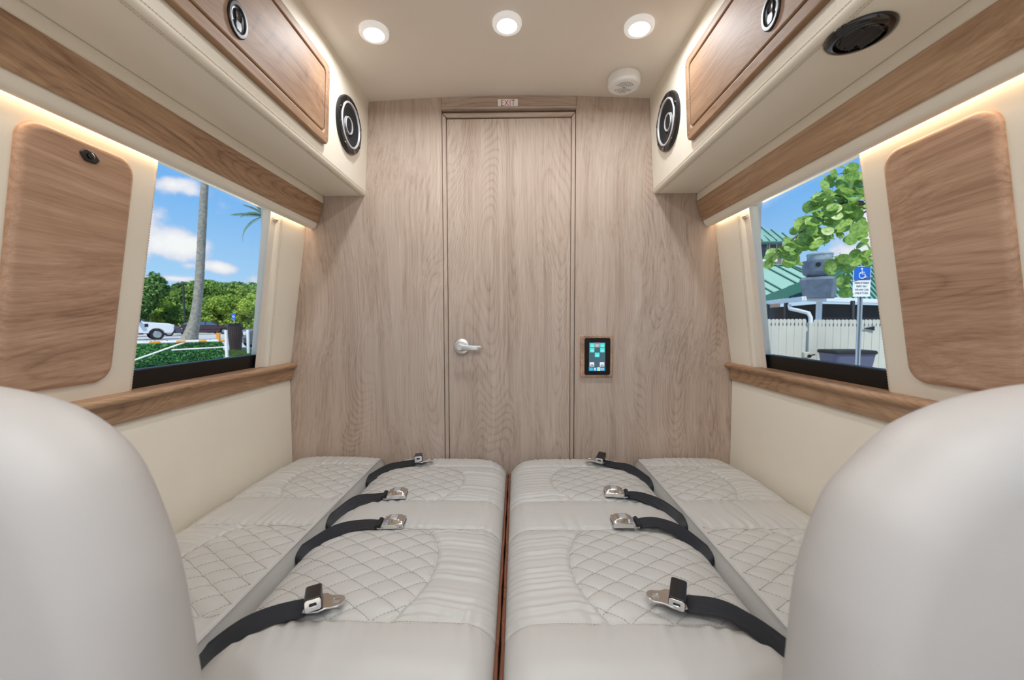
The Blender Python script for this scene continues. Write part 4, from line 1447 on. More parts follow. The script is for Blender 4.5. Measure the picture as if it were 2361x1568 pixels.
def car(name, label, cat, loc, rz, paint, prof, green, wheels, wr, W, glassq, extras, k=1.0):
    """side profile extruded with tumblehome; x forward, z up, in metres"""
    t = thing(name, label, cat, loc, 'parked vehicles', rz)
    t.scale = (k, k, k)
    # lower body with wheel arches cut from the sill line
    low = []
    zs = prof['sill']
    x_rear, x_front = prof['x']
    xs = sorted(wheels)
    low.append((x_rear + 0.03, zs + 0.12))
    low.append((x_rear + 0.12, zs))
    for wx in xs:
        ra = wr * 1.16
        hh = math.sqrt(max(ra * ra - (zs - wr) ** 2, 0.01))
        a0 = math.atan2(zs - wr, -hh)
        a1 = math.atan2(zs - wr, hh)
        for q in np.linspace(math.pi - abs(a0 - math.pi) if a0 > 0 else a0 + 2 * math.pi, a1, 11):
            low.append((wx + ra * math.cos(q), wr + ra * math.sin(q)))
    low.append((x_front - 0.15, zs))
    low.append((x_front - 0.03, zs + 0.12))
    poly = low + prof['top']
    lo = []
    nW = W / 2
    for yy, ins in ((-nW, 0.05), (-nW + 0.05, 0.0), (nW - 0.05, 0.0), (nW, 0.05)):
        cx_, cz_ = (x_rear + x_front) / 2, 0.7
        lo.append([(cx_ + (x - cx_) * (1 - ins * 0.35), yy, cz_ + (z - cz_) * (1 - ins)) if ins else (x, yy, z) for x, z in poly])
    m = MB()
    m.loft(lo)
    body = m.build('body', paint, t, local=True, bevel=(0.05, 3), sharp=40)
    # greenhouse
    zb = min(z for _, z in green)
    zt_ = max(z for _, z in green)
    lo = []
    for sg in (-1, -0.96, 0.96, 1):
        lo.append([(x, sg * (nW - 0.06) * (1 - 0.20 * (z - zb) / (zt_ - zb)), z - (0.02 if abs(sg) == 1 else 0)) for x, z in green])
    m = MB()
    m.loft(lo)
    m.build('cabin', paint, t, local=True, bevel=(0.04, 3), sharp=40)
    # side windows, a finger proud of the cabin sides
    for quad in glassq['side']:
        for sg in (-1, 1):
            m = MB()
            vs = [(x, sg * ((nW - 0.06) * (1 - 0.20 * (z - zb) / (zt_ - zb)) + 0.004), z) for x, z in quad]
            vs2 = [(x, y - sg * 0.02, z) for x, y, z in vs]
            n = len(vs)
            m.add(vs + vs2, [tuple(range(n)), tuple(range(2 * n - 1, n - 1, -1))] + [(i, (i + 1) % n, n + (i + 1) % n, n + i) for i in range(n)])
            m.build('side_window', CGLASS, t, local=True, smooth=False)
    for nm in ('front', 'rear'):
        if nm in glassq:
            (xa, za), (xb, zb_) = glassq[nm]
            ha = (nW - 0.12) * (1 - 0.20 * (za - zb) / (zt_ - zb))
            hb = (nW - 0.12) * (1 - 0.20 * (zb_ - zb) / (zt_ - zb))
            o_ = 0.03 if nm == 'front' else -0.03
            m = MB()
            m.add([(xa, -ha, za), (xa, ha, za), (xb, hb, zb_), (xb, -hb, zb_), (xa + o_, -ha, za + 0.015), (xa + o_, ha, za + .015), (xb + o_, hb, zb_ + .015), (xb + o_, -hb, zb_ + .015)],
                  [(0, 1, 2, 3), (7, 6, 5, 4), (0, 4, 5, 1), (1, 5, 6, 2), (2, 6, 7, 3), (3, 7, 4, 0)])
            m.build('windscreen' if nm == 'front' else 'rear_window', CGLASS, t, local=True, smooth=False)
    for wx in xs:
        for sg in (-1, 1):
            m = MB()
            m.lathe([(wr * 0.62, -0.10), (wr * 0.9, -0.11), (wr, -0.07), (wr, 0.07), (wr * 0.9, 0.11), (wr * 0.62, 0.10)], (wx, sg * (nW - 0.115), wr), (0, sg, 0), 28, caps=False)
            tw = m.build('wheel', TYRE, t, local=True)
            m = MB()
            m.lathe([(wr * 0.64, 0.09), (wr * 0.60, 0.105), (wr * 0.56, 0.07), (wr * 0.2, 0.075), (wr * 0.17, 0.10), (0.0, 0.10)], (wx, sg * (nW - 0.115), wr), (0, sg, 0), 28, caps=False)
            for q in range(6):
                a = q * math.pi / 3
                R_ = Matrix.Rotation(-a * sg, 3, 'Y')
                m.obox(Vector((wx, sg * (nW - 0.115 + 0.088), wr)) + R_ @ Vector((wr * .36, 0, 0)), (wr * .24, 0.012, wr * .07), R_)
            rm = m.build('wheel_rim', RIM, tw, local=True)
    for (nm, mt, bx) in extras:
        m = MB()
        m.box(*bx)
        m.build(nm, mt, t, local=True, bevel=(0.02, 2))
    return t


def place(px, py, Yd):
    p_ = at(px, py, Yd)
    return (p_.x, p_.y, GZ)


# white pickup, its nose to the right
WHITEC = pbr('white_car_paint', S(236, 238, 240), 0.2, coat=.6)
pr_ = dict(x=(-2.9, 2.95), sill=0.52, top=[(2.95, 0.85), (2.90, 1.18), (2.60, 1.30), (1.25, 1.40), (0.9, 1.42), (-0.95, 1.42), (-1.0, 1.40), (-2.88, 1.40), (-2.9, 0.8)])
gr_ = [(1.20, 1.38), (0.55, 1.95), (0.2, 2.02), (-0.7, 2.02), (-1.0, 1.90), (-1.0, 1.38)]
gq = dict(side=[[(1.02, 1.44), (0.52, 1.88), (0.05, 1.92), (0.05, 1.44)], [(-0.03, 1.44), (-0.03, 1.92), (-0.75, 1.92), (-0.85, 1.44)]], front=((1.17, 1.45), (0.60, 1.92)))
car('pickup_truck', 'white pickup truck nose cut off by the window pillar', 'pickup', (colx(357, 28.9) - 1.9 * .94 * math.cos(math.radians(50)), 28.9 - 1.9 * .94 * math.sin(math.radians(50)), GZ), math.radians(50), WHITEC, pr_, gr_, (-1.8, 1.9), 0.43, 2.0, gq,
    [('mirror', CBLACK, (0.75, 0.98, 1.02, 1.30, 1.42, 1.62)), ('mirror', CBLACK, (0.75, 0.98, -1.30, -1.02, 1.42, 1.62)), ('headlamp', CLAMP, (2.78, 2.96, -0.98, -0.66, 1.0, 1.2)), ('headlamp', CLAMP, (2.78, 2.96, 0.66, .98, 1.0, 1.2)),
     ('grille', CBLACK, (2.88, 2.99, -0.62, 0.62, 0.88, 1.2)), ('bumper', CBLACK, (2.75, 3.02, -0.98, 0.98, 0.55, 0.78)), ('side_vent', CBLACK, (1.18, 1.40, -1.012, -0.99, 1.02, 1.28)), ('side_step', CBLACK, (-1.0, 1.1, -1.04, -.9, .44, .54))], 0.94)

SEDP = dict(x=(-2.45, 2.45), sill=0.26, top=[(2.45, 0.50), (2.40, 0.72), (2.1, 0.84), (1.10, 0.95), (0.9, 0.97), (-1.55, 1.0), (-2.30, 0.98), (-2.44, 0.86), (-2.45, 0.5)])
SEDG = [(1.20, 0.93), (0.35, 1.36), (0.0, 1.42), (-0.7, 1.42), (-1.05, 1.36), (-1.75, 0.97)]
SEDQ = dict(side=[[(0.98, 0.99), (0.28, 1.33), (-0.10, 1.36), (-0.14, 0.99)], [(-0.22, 0.99), (-0.20, 1.36), (-0.78, 1.36), (-1.02, 1.28), (-1.22, 1.01)]], front=((1.15, 0.99), (0.40, 1.36)), rear=((-1.70, 1.02), (-1.08, 1.36)))
MAROON = pbr('maroon_paint', S(66, 26, 40), 0.2, coat=.7)
car('sedan_car', 'maroon sedan parked behind the palm trunk', 'car', (colx(470, 41.0), 41.0, GZ), math.radians(60), MAROON, SEDP, SEDG, (-1.5, 1.5), 0.33, 1.8, SEDQ,
    [('tail_lamp', CRED, (-2.47, -2.38, -0.86, -0.5, 0.68, 0.84)), ('tail_lamp', CRED, (-2.47, -2.38, 0.5, .86, 0.68, 0.84)), ('number_plate', SIGNW, (-2.49, -2.44, -0.18, 0.18, 0.66, 0.82)), ('bumper', MAROON, (-2.53, -2.3, -0.86, .86, .36, .58)),
     ('headlamp', CLAMP, (2.32, 2.45, -0.85, -.5, .62, .74)), ('side_trim', CBLACK, (-2.2, 2.2, -0.915, -.89, .50, .56)), ('mirror', MAROON, (0.8, 0.98, -1.08, -.9, .98, 1.1))], 1.0)

GREYC = pbr('dark_grey_paint', S(70, 76, 82), 0.25, coat=.6)
car('hatchback_car', 'dark grey car nose showing behind the white pickup', 'car', (colx(387, 36.0) - 1.5 * math.cos(math.radians(46)), 36.0 - 1.5 * math.sin(math.radians(46)), GZ), math.radians(46), GREYC, SEDP, SEDG, (-1.5, 1.5), 0.34, 1.8, SEDQ,
    [('headlamp', CLAMP, (2.32, 2.45, -0.85, -.5, .62, .74)), ('bumper', GREYC, (2.3, 2.52, -.86, .86, .32, .5)), ('mirror', GREYC, (0.8, 0.98, -1.08, -.9, .98, 1.1))], 1.0)

SUVP = dict(x=(-2.2, 2.2), sill=0.34, top=[(2.2, 0.62), (2.16, 0.85), (1.9, 0.98), (1.05, 1.08), (0.8, 1.10), (-2.1, 1.10), (-2.2, 0.95), (-2.2, 0.6)])
SUVG = [(1.15, 1.06), (0.45, 1.58), (0.1, 1.66), (-1.5, 1.66), (-1.9, 1.56), (-2.12, 1.08)]
SUVQ = dict(side=[[(0.92, 1.13), (0.40, 1.55), (-0.15, 1.59), (-0.15, 1.13)], [(-0.23, 1.13), (-0.23, 1.59), (-1.1, 1.59), (-1.15, 1.13)]], front=((1.10, 1.12), (0.50, 1.59)))
TAUPE = pbr('grey_brown_paint', S(96, 92, 90), 0.25, coat=.6)
car('suv_car', 'grey-brown car facing left behind the black bin', 'car', (colx(546, 18.3) + 1.0, 18.3 + 2.0, GZ), math.radians(180 + 56), TAUPE, SUVP, SUVG, (-1.3, 1.35), 0.36, 1.8, SUVQ,
    [('headlamp', CLAMP, (1.92, 2.19, -0.84, -.48, .74, .92)), ('headlamp', CLAMP, (1.92, 2.19, .48, .84, .74, .92)), ('turn_lamp', CAMBER, (1.9, 2.2, .80, .895, .76, .86)), ('turn_lamp', CAMBER, (1.9, 2.2, -.895, -.8, .76, .86)),
     ('grille', CBLACK, (2.12, 2.22, -0.42, 0.42, 0.62, 0.86)), ('bumper', TAUPE, (2.0, 2.28, -.86, .86, .36, .58)), ('roof_rail', CBLACK, (-1.5, .2, -.66, -.62, 1.66, 1.71)), ('roof_rail', CBLACK, (-1.5, .2, .62, .66, 1.66, 1.71)), ('mirror', TAUPE, (0.75, .92, .9, 1.08, 1.1, 1.24)), ('mirror', TAUPE, (0.75, .92, -1.08, -.9, 1.1, 1.24))], 0.93)

# car-park barrier, hedge, bin, posts and small signs ------------------------------------------
GY = 11.4
ga, gb_ = at(523, 822, GY), at(300, 822, GY * 0.879)
ga.z = gb_.z = GZ
gdir = (gb_ - ga).normalized()
gl = (gb_ - ga).length
bar = thing('barrier_gate', 'white swing barrier with orange reflector bands in front of the hedge', 'gate', (ga.x, ga.y, GZ))
m = MB()
zt_ = at(523, 785, GY).z
m.tube([ga + Vector((0, 0, 0)), Vector((ga.x, ga.y, at(523, 761, GY).z))], 0.042, 14)
m.build('gate_post', WPAINT, bar)


def gpt(f, z):
    q = ga + gdir * (gl * f)
    return Vector((q.x, q.y, z))


MB().tube([gpt(0.0, zt_), gpt(1.25, zt_ + 0.005)], 0.029, 12).build('top_rail', WPAINT, bar)
zl = at(523, 800, GY).z
MB().tube([gpt(0.0, zl), gpt(0.60, zl - 0.03)], 0.019, 10).build('lower_rail', WPAINT, bar)
MB().tube([gpt(0.46, zt_ - 0.02), gpt(1.06, at(300, 838, GY * .879).z)], 0.021, 10).build('brace', WPAINT, bar)
for (px0, px1) in ((341, 366), (401, 422), (454, 473), (503, 519)):
    f0 = (523 - px0) / 223.0
    f1 = (523 - px1) / 223.0
    MB().tube([gpt(f0, zt_ + .001), gpt(f1, zt_ + .001)], 0.031, 12).build('reflector_band', ORANGE, bar)
MB().obox(gpt(0.09, zt_ + 0.13), (0.05, 0.02, 0.10)).build('reflector_plate', ORANGE, bar, bevel=(.005, 1))

pp = at(573, 818, 15.3)
MB_ = thing('bollard', 'white round bollard on the grass beside the barrier', 'bollard', (pp.x, pp.y, GZ))
MB().tube([(pp.x, pp.y, GZ), (pp.x, pp.y, at(573, 763, 15.3).z)], 0.052, 14).build('post', WPAINT, MB_)
MB().lathe([(0.054, 0), (0.045, 0.03), (0.0, 0.045)], (pp.x, pp.y, at(573, 763, 15.3).z), (0, 0, 1), 14).build('post_cap', WPAINT, MB_)

bn = at(543, 799, 17.5)
bt = thing('rubbish_bin', 'dark brown slatted rubbish bin with a black liner beside the barrier post', 'bin', (bn.x, bn.y, GZ))
zt2 = at(543, 747, 17.5).z
m = MB()
m.lathe([(0.21, 0.0), (0.255, (zt2 - GZ) * 0.6), (0.265, zt2 - GZ), (0.24, zt2 - GZ), (0.22, 0.1)], (bn.x, bn.y, GZ), (0, 0, 1), 28)
m.build('drum', pbr('bin_brown', S(58, 46, 44), .6), bt)
for k in range(22):
    a = 2 * math.pi * k / 22
    R_ = Matrix.Rotation(a, 3, 'Z')
    m = MB()
    m.loft([[Vector((bn.x, bn.y, 0)) + R_ @ Vector((r_ + dx, dy, z_)) for dx, dy in ((0, -.03), (.02, -.03), (.02, .03), (0, .03))] for r_, z_ in ((0.21, GZ + .03), (0.255, GZ + (zt2 - GZ) * .6), (0.266, zt2 - .03))])
    m.build('slat', MATS['bin_brown'], bt, smooth=False)
MB().lathe([(0.287, -0.10), (0.292, 0.0), (0.28, 0.03), (0.25, 0.025), (0.23, -0.05)], (bn.x, bn.y, zt2), (0, 0, 1), 28, caps=False).build('liner', pbr('bin_liner', S(20, 20, 22), .3), bt)

ps = at(540, 742, 24)
bs = thing('parking_sign', 'small blue parking sign on a thin post behind the bin', 'sign', (ps.x, ps.y, GZ), 'blue parking signs')
MB().tube([(ps.x, ps.y, GZ), (ps.x, ps.y, at(540, 724, 24).z)], 0.03, 8).build('post', GALV, bs)
z0_, z1_ = at(540, 736, 24).z, at(540, 722, 24).z
MB().box(ps.x - .12, ps.x + .12, ps.y - .05, ps.y - .03, z0_, z1_).build('sign_plate', BLUESIGN, bs, bevel=(.01, 1))
MB().lathe([(0.07, 0), (0.07, .004), (0.045, .004), (.045, 0)], (ps.x, ps.y - .05, (z0_ + z1_) / 2 - .03), (0, -1, 0), 16, caps=False).build('symbol', SIGNW, bs)

# clipped hedge: solid core with a coat of leaves
hd_ = thing('clipped_hedge', 'low clipped green hedge behind the white barrier', 'hedge', (ga.x, ga.y, GZ))
hn = Vector((-gdir.y, gdir.x, 0))
if hn.y < 0:
    hn = -hn
h0 = ga + gdir * 0.10 + hn * 0.35
h1 = ga + gdir * 4.6 + hn * 0.35
hz_ = at(480, 789, GY + .3).z
R_ = Matrix((gdir, hn, Vector((0, 0, 1)))).transposed()
cc = (h0 + h1) / 2 + hn * 0.45
MB().obox((cc.x, cc.y, (GZ + hz_) / 2), ((h1 - h0).length / 2 - .04, 0.42, (hz_ - GZ) / 2 - .03), R_).build('hedge_core', pbr('hedge_core', S(24, 44, 22), .9), hd_)
g_ = np.random.default_rng(99)
N_ = 16000
L_ = (h1 - h0).length
cen = []
V = []
for k in range(N_):
    f = g_.random()
    if f < 0.62:
        a, b, c, nv = g_.random() * L_, 0.0, g_.random() * (hz_ - GZ), -hn
    elif f < 0.9:
        a, b, c, nv = g_.random() * L_, g_.random() * 0.9, (hz_ - GZ), Vector((0, 0, 1))
    else:
        a, b, c, nv = 0.0, g_.random() * 0.9, g_.random() * (hz_ - GZ), -gdir
    p_ = h0 + gdir * a + hn * b + Vector((0, 0, c)) + Vector(g_.normal(size=3)) * 0.025
    nv = (nv + Vector(g_.normal(size=3)) * 0.6).normalized()
    t_ = nv.cross(Vector(g_.normal(size=3))).normalized()
    b_ = nv.cross(t_)
    q = 0.035 * (0.7 + 0.7 * g_.random())
    V += [p_ - t_ * q, p_ - b_ * q * .6, p_ + t_ * q, p_ + b_ * q * .6]
m = MB()
m.v = [tuple(v) for v in V]
m.f = [(4 * i, 4 * i + 1, 4 * i + 2, 4 * i + 3) for i in range(N_)]
raw(m, 'leaves', HEDGE, hd_)

# grass verge and kerb beyond the hedge
vg = MB()
gq_ = [at(505, 806, 16.9), at(640, 802, 18.2), at(640, 818, 15.0), at(505, 822, 14.3)]
c_ = sum(gq_, Vector()) / 4
for v in gq_:
    v.z = GZ
vt = thing('grass_verge', 'strip of short grass beside the bollard', 'grass', (c_.x, c_.y, GZ))
m = MB()
m.add([v + Vector((0, 0, .02)) for v in gq_] + [v for v in gq_], [(0, 1, 2, 3), (0, 4, 5, 1), (1, 5, 6, 2), (2, 6, 7, 3), (3, 7, 4, 0)])
m.build('turf', GRASS, vt)
V = []
for k in range(7000):
    a, b = g_.random(), g_.random()
    p_ = gq_[0].lerp(gq_[1], a).lerp(gq_[3].lerp(gq_[2], a), b) + Vector((0, 0, 0.02))
    d_ = Vector((g_.normal() * .03, g_.normal() * .03, .05 + .04 * g_.random()))
    sd_ = Vector((g_.normal(), g_.normal(), 0)).normalized() * 0.008
    V += [p_ - sd_, p_ + sd_, p_ + d_]
m = MB()
m.v = [tuple(v) for v in V]
m.f = [(3 * i, 3 * i + 1, 3 * i + 2) for i in range(7000)]
raw(m, 'blades', GRASS, vt)
KERB = pbr('kerb_concrete', S(196, 196, 190), .8, var=.08, vscale=3)
kt = MB()
for a, b in ((at(500, 804, 17.6), at(660, 800, 19.2)),):
    a.z = b.z = GZ
    d_ = (b - a).normalized()
    Rk = Matrix((d_, Vector((-d_.y, d_.x, 0)), Vector((0, 0, 1)))).transposed()
    kt.obox((a + b) / 2 + Vector((0, 0, .05)), ((b - a).length / 2, 0.09, 0.06), Rk)
tag(kt.build('kerb', KERB, bevel=(.015, 2)), 'pale concrete kerb behind the grass strip', kind='structure')

# ================================================================ right: building, fence, sign, sea grape
ROOFG = pbr('green_metal_roof', S(136, 180, 166), 0.45, metal=0.15, var=.06, vscale=1.2)
RIBG = pbr('green_metal_rib_shade', S(62, 118, 104), 0.45, metal=.15)  # darker green paints in the shadow lines of the seams
GUTTER = pbr('gutter_white', S(226, 232, 232), 0.4)
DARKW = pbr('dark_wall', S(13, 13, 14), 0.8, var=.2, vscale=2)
STUCCO = pbr('upper_wall', S(132, 116, 108), 0.8, var=.1, vscale=2)
SCREENG = pbr('dark_glass', S(52, 58, 62), 0.15)
bd = thing('restaurant_building', 'low building with green standing-seam metal roofs behind the white fence', 'building', (10.5, 15.0, GZ))


def slab(name, pts, mat, th=0.08, parent=bd):
    pts = [Vector(p) for p in pts]
    n = (pts[1] - pts[0]).cross(pts[2] - pts[0]).normalized()
    if n.z < 0:
        n = -n
    k = len(pts)
    m_ = MB()
    m_.add(pts + [p - n * th for p in pts], [tuple(range(k)), tuple(range(2 * k - 1, k - 1, -1))] + [(i, (i + 1) % k, k + (i + 1) % k, k + i) for i in range(k)])
    return m_.build(name, mat, parent, smooth=False), n


def ribs(parent, poly, n, eave_dir, fall, pitch, off=0.0):
    """standing seams running up the slope, clipped to the roof polygon"""
    P2 = [Vector(p) for p in poly]
    o = P2[0]
    e = Vector(eave_dir).normalized()
    f = Vector(fall).normalized()
    UV = [((p - o).dot(e), (p - o).dot(f)) for p in P2]
    u0, u1 = min(u for u, _ in UV), max(u for u, _ in UV)
    k = math.ceil((u0 + 0.02 - off) / pitch)
    cnt = 0
    while k * pitch + off < u1 and cnt < 60:
        u = k * pitch + off
        hits = []
        for i in range(len(UV)):
            (a, b), (c, d) = UV[i], UV[(i + 1) % len(UV)]
            if (a - u) * (c - u) < 0:
                t_ = (u - a) / (c - a)
                hits.append(b + (d - b) * t_)
        hits.sort()
        for a, b in zip(hits[::2], hits[1::2]):
            if b - a > 0.1:
                p0, p1 = o + e * u + f * a, o + e * u + f * b
                Rr = Matrix((f, e, n)).transposed()
                MB().obox((p0 + p1) / 2 + n * 0.03, ((b - a) / 2, 0.022, 0.03), Rr).build('roof_seam', RIBG, parent, smooth=False)
        k += 1
        cnt += 1


# lower hip roof: corner of the eaves nearest the camera, one eave running away left, one to the right
ZE = 1.78
cor = at(1853, 684, 13.0)
ZE = cor.z
eL = on(1740, 698, (0, 0, 1), (0, 0, ZE))
eR = on(2090, 693, (0, 0, 1), (0, 0, ZE))
pk = at(1990, 604, 16.6)                       # peak of the hip, behind the extractor
pkL = pk + (eL - cor) * 1.1
r1, n1 = slab('roof_slope', [cor, eL, pkL, pk], ROOFG)
eaveL = (eL - cor).normalized()
ribs(r1, [cor, eL, pkL, pk], n1, eaveL, n1.cross(eaveL) if n1.cross(eaveL).z > 0 else -n1.cross(eaveL), 0.36)
pkR = pk + (eR - cor) * 0.8
r2, n2 = slab('roof_slope', [cor, eR, pkR, pk], ROOFG)
eaveR = (eR - cor).normalized()
ribs(r2, [cor, eR, pkR, pk], n2, eaveR, n2.cross(eaveR) if n2.cross(eaveR).z > 0 else -n2.cross(eaveR), 0.36)
MB().tube([cor + Vector((0, 0, .03)), pk + Vector((0, 0, .04))], 0.05, 8).build('ridge_cap', RIBG, bd)
# gutters and fascia
for a, b in ((eL, cor), (cor, eR)):
    d_ = (b - a).normalized()
    Rg = Matrix((d_, Vector((-d_.y, d_.x, 0)), Vector((0, 0, 1)))).transposed()
    MB().obox((a + b) / 2 + Vector((0, 0, -0.07)), ((b - a).length / 2 + 0.05, 0.07, 0.075), Rg).build('gutter', GUTTER, bd, bevel=(.012, 2))
    inw = (pk - cor)
    inw.z = 0
    inw.normalize()
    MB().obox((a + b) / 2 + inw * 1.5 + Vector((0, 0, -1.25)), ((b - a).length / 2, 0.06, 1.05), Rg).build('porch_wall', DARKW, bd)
# screened openings under the eave and posts
for px, Yd, w_ in ((1770, 15.7, .05), (1812, 14.8, .05), (1888, 13.35, .068), (1965, 13.4, .04)):
    q = at(px, 720, Yd)
    MB().box(q.x - w_, q.x + w_, q.y - .06, q.y + .06, GZ, ZE - .12).build('porch_post', GUTTER if w_ > .06 else MATS['dark_lamp_metal'], bd, bevel=(.01, 1))
# second wing, further back: roof falling to the right
a1, a2 = at(1728, 612, 19.5), at(1824, 613, 19.0)
a3 = at(1880, 632, 17.9)
a4, a5 = at(1868, 665, 17.2), at(1728, 700, 18.2)
nn = (a2 - a1).cross(at(1750, 690, 18.0) - a1).normalized()
proj_on = lambda px, py: on(px, py, nn, a1)
wing = [a1, a2, proj_on(1882, 634), proj_on(1882, 668), proj_on(1725, 705)]
r3, n3 = slab('roof_slope', wing, ROOFG)
fdir = (proj_on(1800, 652) - proj_on(1745, 622)).normalized()
ed3 = fdir.cross(n3).normalized()
ribs(r3, wing, n3, ed3, fdir, 0.40)
MB().tube([a1 + Vector((0, 0, .03)), a2 + Vector((0, 0, .03))], 0.06, 8).build('ridge_cap', RIBG, bd)
MB().tube([a2 + Vector((0, 0, .03)), proj_on(1882, 634) + Vector((0, 0, .03))], 0.05, 8).build('ridge_cap', RIBG, bd)
# upper storey with its own roof
ub = thing('upper_storey', 'upper storey with a green metal roof seen at the window\'s left edge', 'building', (13.5, 24, GZ))
q0, q1 = at(1700, 500, 23), at(1835, 552, 23)
wl_, wr_ = at(1690, 600, 24).x, at(1792, 600, 24).x
MB().box(wl_, wr_, 23.6, 25.5, GZ, at(1740, 553, 23.6).z).build('upper_wall', STUCCO, ub)
zW0, zW1 = at(1760, 603, 23.6).z, at(1760, 562, 23.6).z
for (pa, pb_) in ((1730, 1768), (1772, 1790)):
    xa, xb = at(pa, 580, 23.55).x, at(pb_, 580, 23.55).x
    wf = MB().box(xa, xb, 23.5, 23.58, zW0, zW1).build('window', GUTTER, ub)
    MB().box(xa + .06, xb - .06, 23.47, 23.52, zW0 + .06, zW1 - .06).build('window_pane', SCREENG, wf)
MB().box(at(1735, 600, 23.2).x, at(1790, 600, 23.2).x, 23.1, 23.55, at(1740, 604, 23.2).z, at(1740, 598, 23.2).z).build('ledge', GUTTER, ub)
e0, e1_ = at(1690, 556, 23.0), at(1798, 556, 23.0)
e1b = at(1838, 550, 25.5)
t0, t1_ = at(1690, 506, 25.0), at(1729, 516, 25.0)
up_poly = [e0, e1_, at(1830, 549, 24.2), t1_, t0]
nU = (e1_ - e0).cross(t1_ - e0).normalized()
up_poly[2] = on(1832, 547, nU, e0)
r4, n4 = slab('roof_slope', up_poly, ROOFG, 0.12, ub)
eu = (e1_ - e0).normalized()
fu = n4.cross(eu)
ribs(r4, up_poly, n4, eu, fu if fu.z > 0 else -fu, 0.42)
MB().tube([e0 + Vector((0, 0, -.08)), e1_ + Vector((0, 0, -.08))], 0.08, 8).build('gutter', RIBG, ub)

# downspout from the eave corner
ds = [at(1820, 703, 13.55), at(1822, 712, 13.5), at(1845, 717, 13.0), at(1864, 722, 12.6), at(1869, 732, 12.6), at(1868, 845, 12.6)]
MB().tube(ds, 0.06, 10).build('downspout', GUTTER, bd)

# kitchen extractor on the roof edge
fx = at(1893, 684, 12.9)
ef = thing('exhaust_fan', 'grey mushroom-shaped exhaust fan on the roof edge', 'fan', (fx.x, fx.y, fx.z))
FANG = pbr('fan_grey', S(112, 126, 140), 0.5, metal=.3, var=.2, vscale=5)
FANL = pbr('fan_pale', S(158, 172, 176), 0.5, metal=.2, var=.25, vscale=6)
u_ = 12.9 / FPX
hb_ = 44 * u_
m = MB()
c8, s8 = math.cos(.75), math.sin(.75)
m.loft([[(fx.x + (a * c8 - b * s8) * w_, fx.y + (a * s8 + b * c8) * w_ + 0.1, z_) for a, b in ((-1, -1), (1, -1), (1, 1), (-1, 1))] for w_, z_ in ((0.36, fx.z - 0.05), (0.45, fx.z + 38 * u_), (0.38, fx.z + hb_))])
m.build('curb_box', FANG, ef, bevel=(.02, 2))
bc = (fx.x - 0.01, fx.y + .1, fx.z + hb_)
MB().lathe([(0.30, 0.0), (0.43, 8 * u_), (0.46, 14 * u_), (0.46, 30 * u_), (0.48, 34 * u_), (0.47, 37 * u_), (0.36, 38 * u_)], bc, (0, 0, 1), 36).build('fan_bowl', FANG, ef)
MB().lathe([(0.34, 37 * u_), (0.345, 49 * u_), (0.36, 50 * u_), (0.355, 53 * u_), (0.0, 54 * u_)], bc, (0, 0, 1), 32).build('fan_cap', FANL, ef)
MB().lathe([(0.07, -.03), (0.07, .03), (0.0, .03)], (bc[0] - .30, bc[1] - .34, bc[2] + 26 * u_), (-.66, -.75, 0), 14).build('cable_port', BLACKP, ef)

# picket fence
FENCE = pbr('fence_white', S(196, 195, 182), 0.6, var=.06, vscale=1.5)
fn = thing('picket_fence', 'white picket fence with rounded heads in front of the building', 'fence', (7.8, 10.0, GZ))
pitch = 8.7 * 10 / FPX
fz = at(1880, 735, 10).z


def picket(cx_, y, wd, top, tilt=0.0):
    pts_ = [(-wd * .5, GZ), (wd * .5, GZ), (wd * .5, top - 0.205), (wd * .33, top - 0.165)]
    pts_ += [(wd * .485 * math.cos(a), top - .07 + .07 * math.sin(a)) for a in np.linspace(-0.8, math.pi + 0.8, 12)]
    pts_ += [(-wd * .33, top - 0.165), (-wd * .5, top - 0.205)]
    return MB().prism([(cx_ + a, b) for a, b in pts_], y, y + 0.03, 'y')


x_ = at(1748, 735, 10).x
post_x = at(1871, 735, 10).x
k = 0
while x_ < at(2200, 735, 10).x:
    if abs(x_ - post_x) > 0.09:
        picket(x_, 10.0 + (0.006 if k % 2 else 0.0), pitch * 0.985, fz + (0.0 if x_ < post_x else -0.02)).build('picket', FENCE, fn, smooth=False)
    x_ += pitch
    k += 1
xe = at(2200, 735, 10).x
xs_ = at(1740, 735, 10).x
for zz_ in (0.75, -0.1):
    MB().box(xs_, xe, 10.04, 10.09, zz_ - .05, zz_ + .05).build('rail', FENCE, fn, bevel=(.006, 1))
MB().box(post_x - .06, post_x + .06, 9.98, 10.1, GZ, fz - .10).build('post', FENCE, fn, bevel=(.008, 2))
bx = at(1861, 818, 9.95)
MB().box(bx.x - .10, bx.x + .05, 9.90, 9.99, bx.z - .07, bx.z + .07).build('latch_box', FENCE, fn, bevel=(.01, 2))
m = MB()
m.tube([(bx.x - .01, 9.88, bx.z - .04), (bx.x + .06, 9.86, bx.z), (bx.x + .14, 9.88, bx.z + .01)], 0.018, 8)
m.lathe([(0.045, 0), (.045, .03), (.02, .04)], (bx.x + .01, 9.9, bx.z - .03), (0, -1, 0), 14)
m.build('latch', BLACKP, fn)
for (px, py, w_) in ((2012, 757, .22), (2000, 818, .26)):
    q = at(px, py, 9.95)
    MB().prism([(q.x - w_, q.z), (q.x + .03, q.z + .045), (q.x + .06, q.z + .06), (q.x + .06, q.z - .06), (q.x + .03, q.z - .045)], 9.955, 9.985, 'y').build('gate_hinge', BLACKP, fn, bevel=(.004, 1))

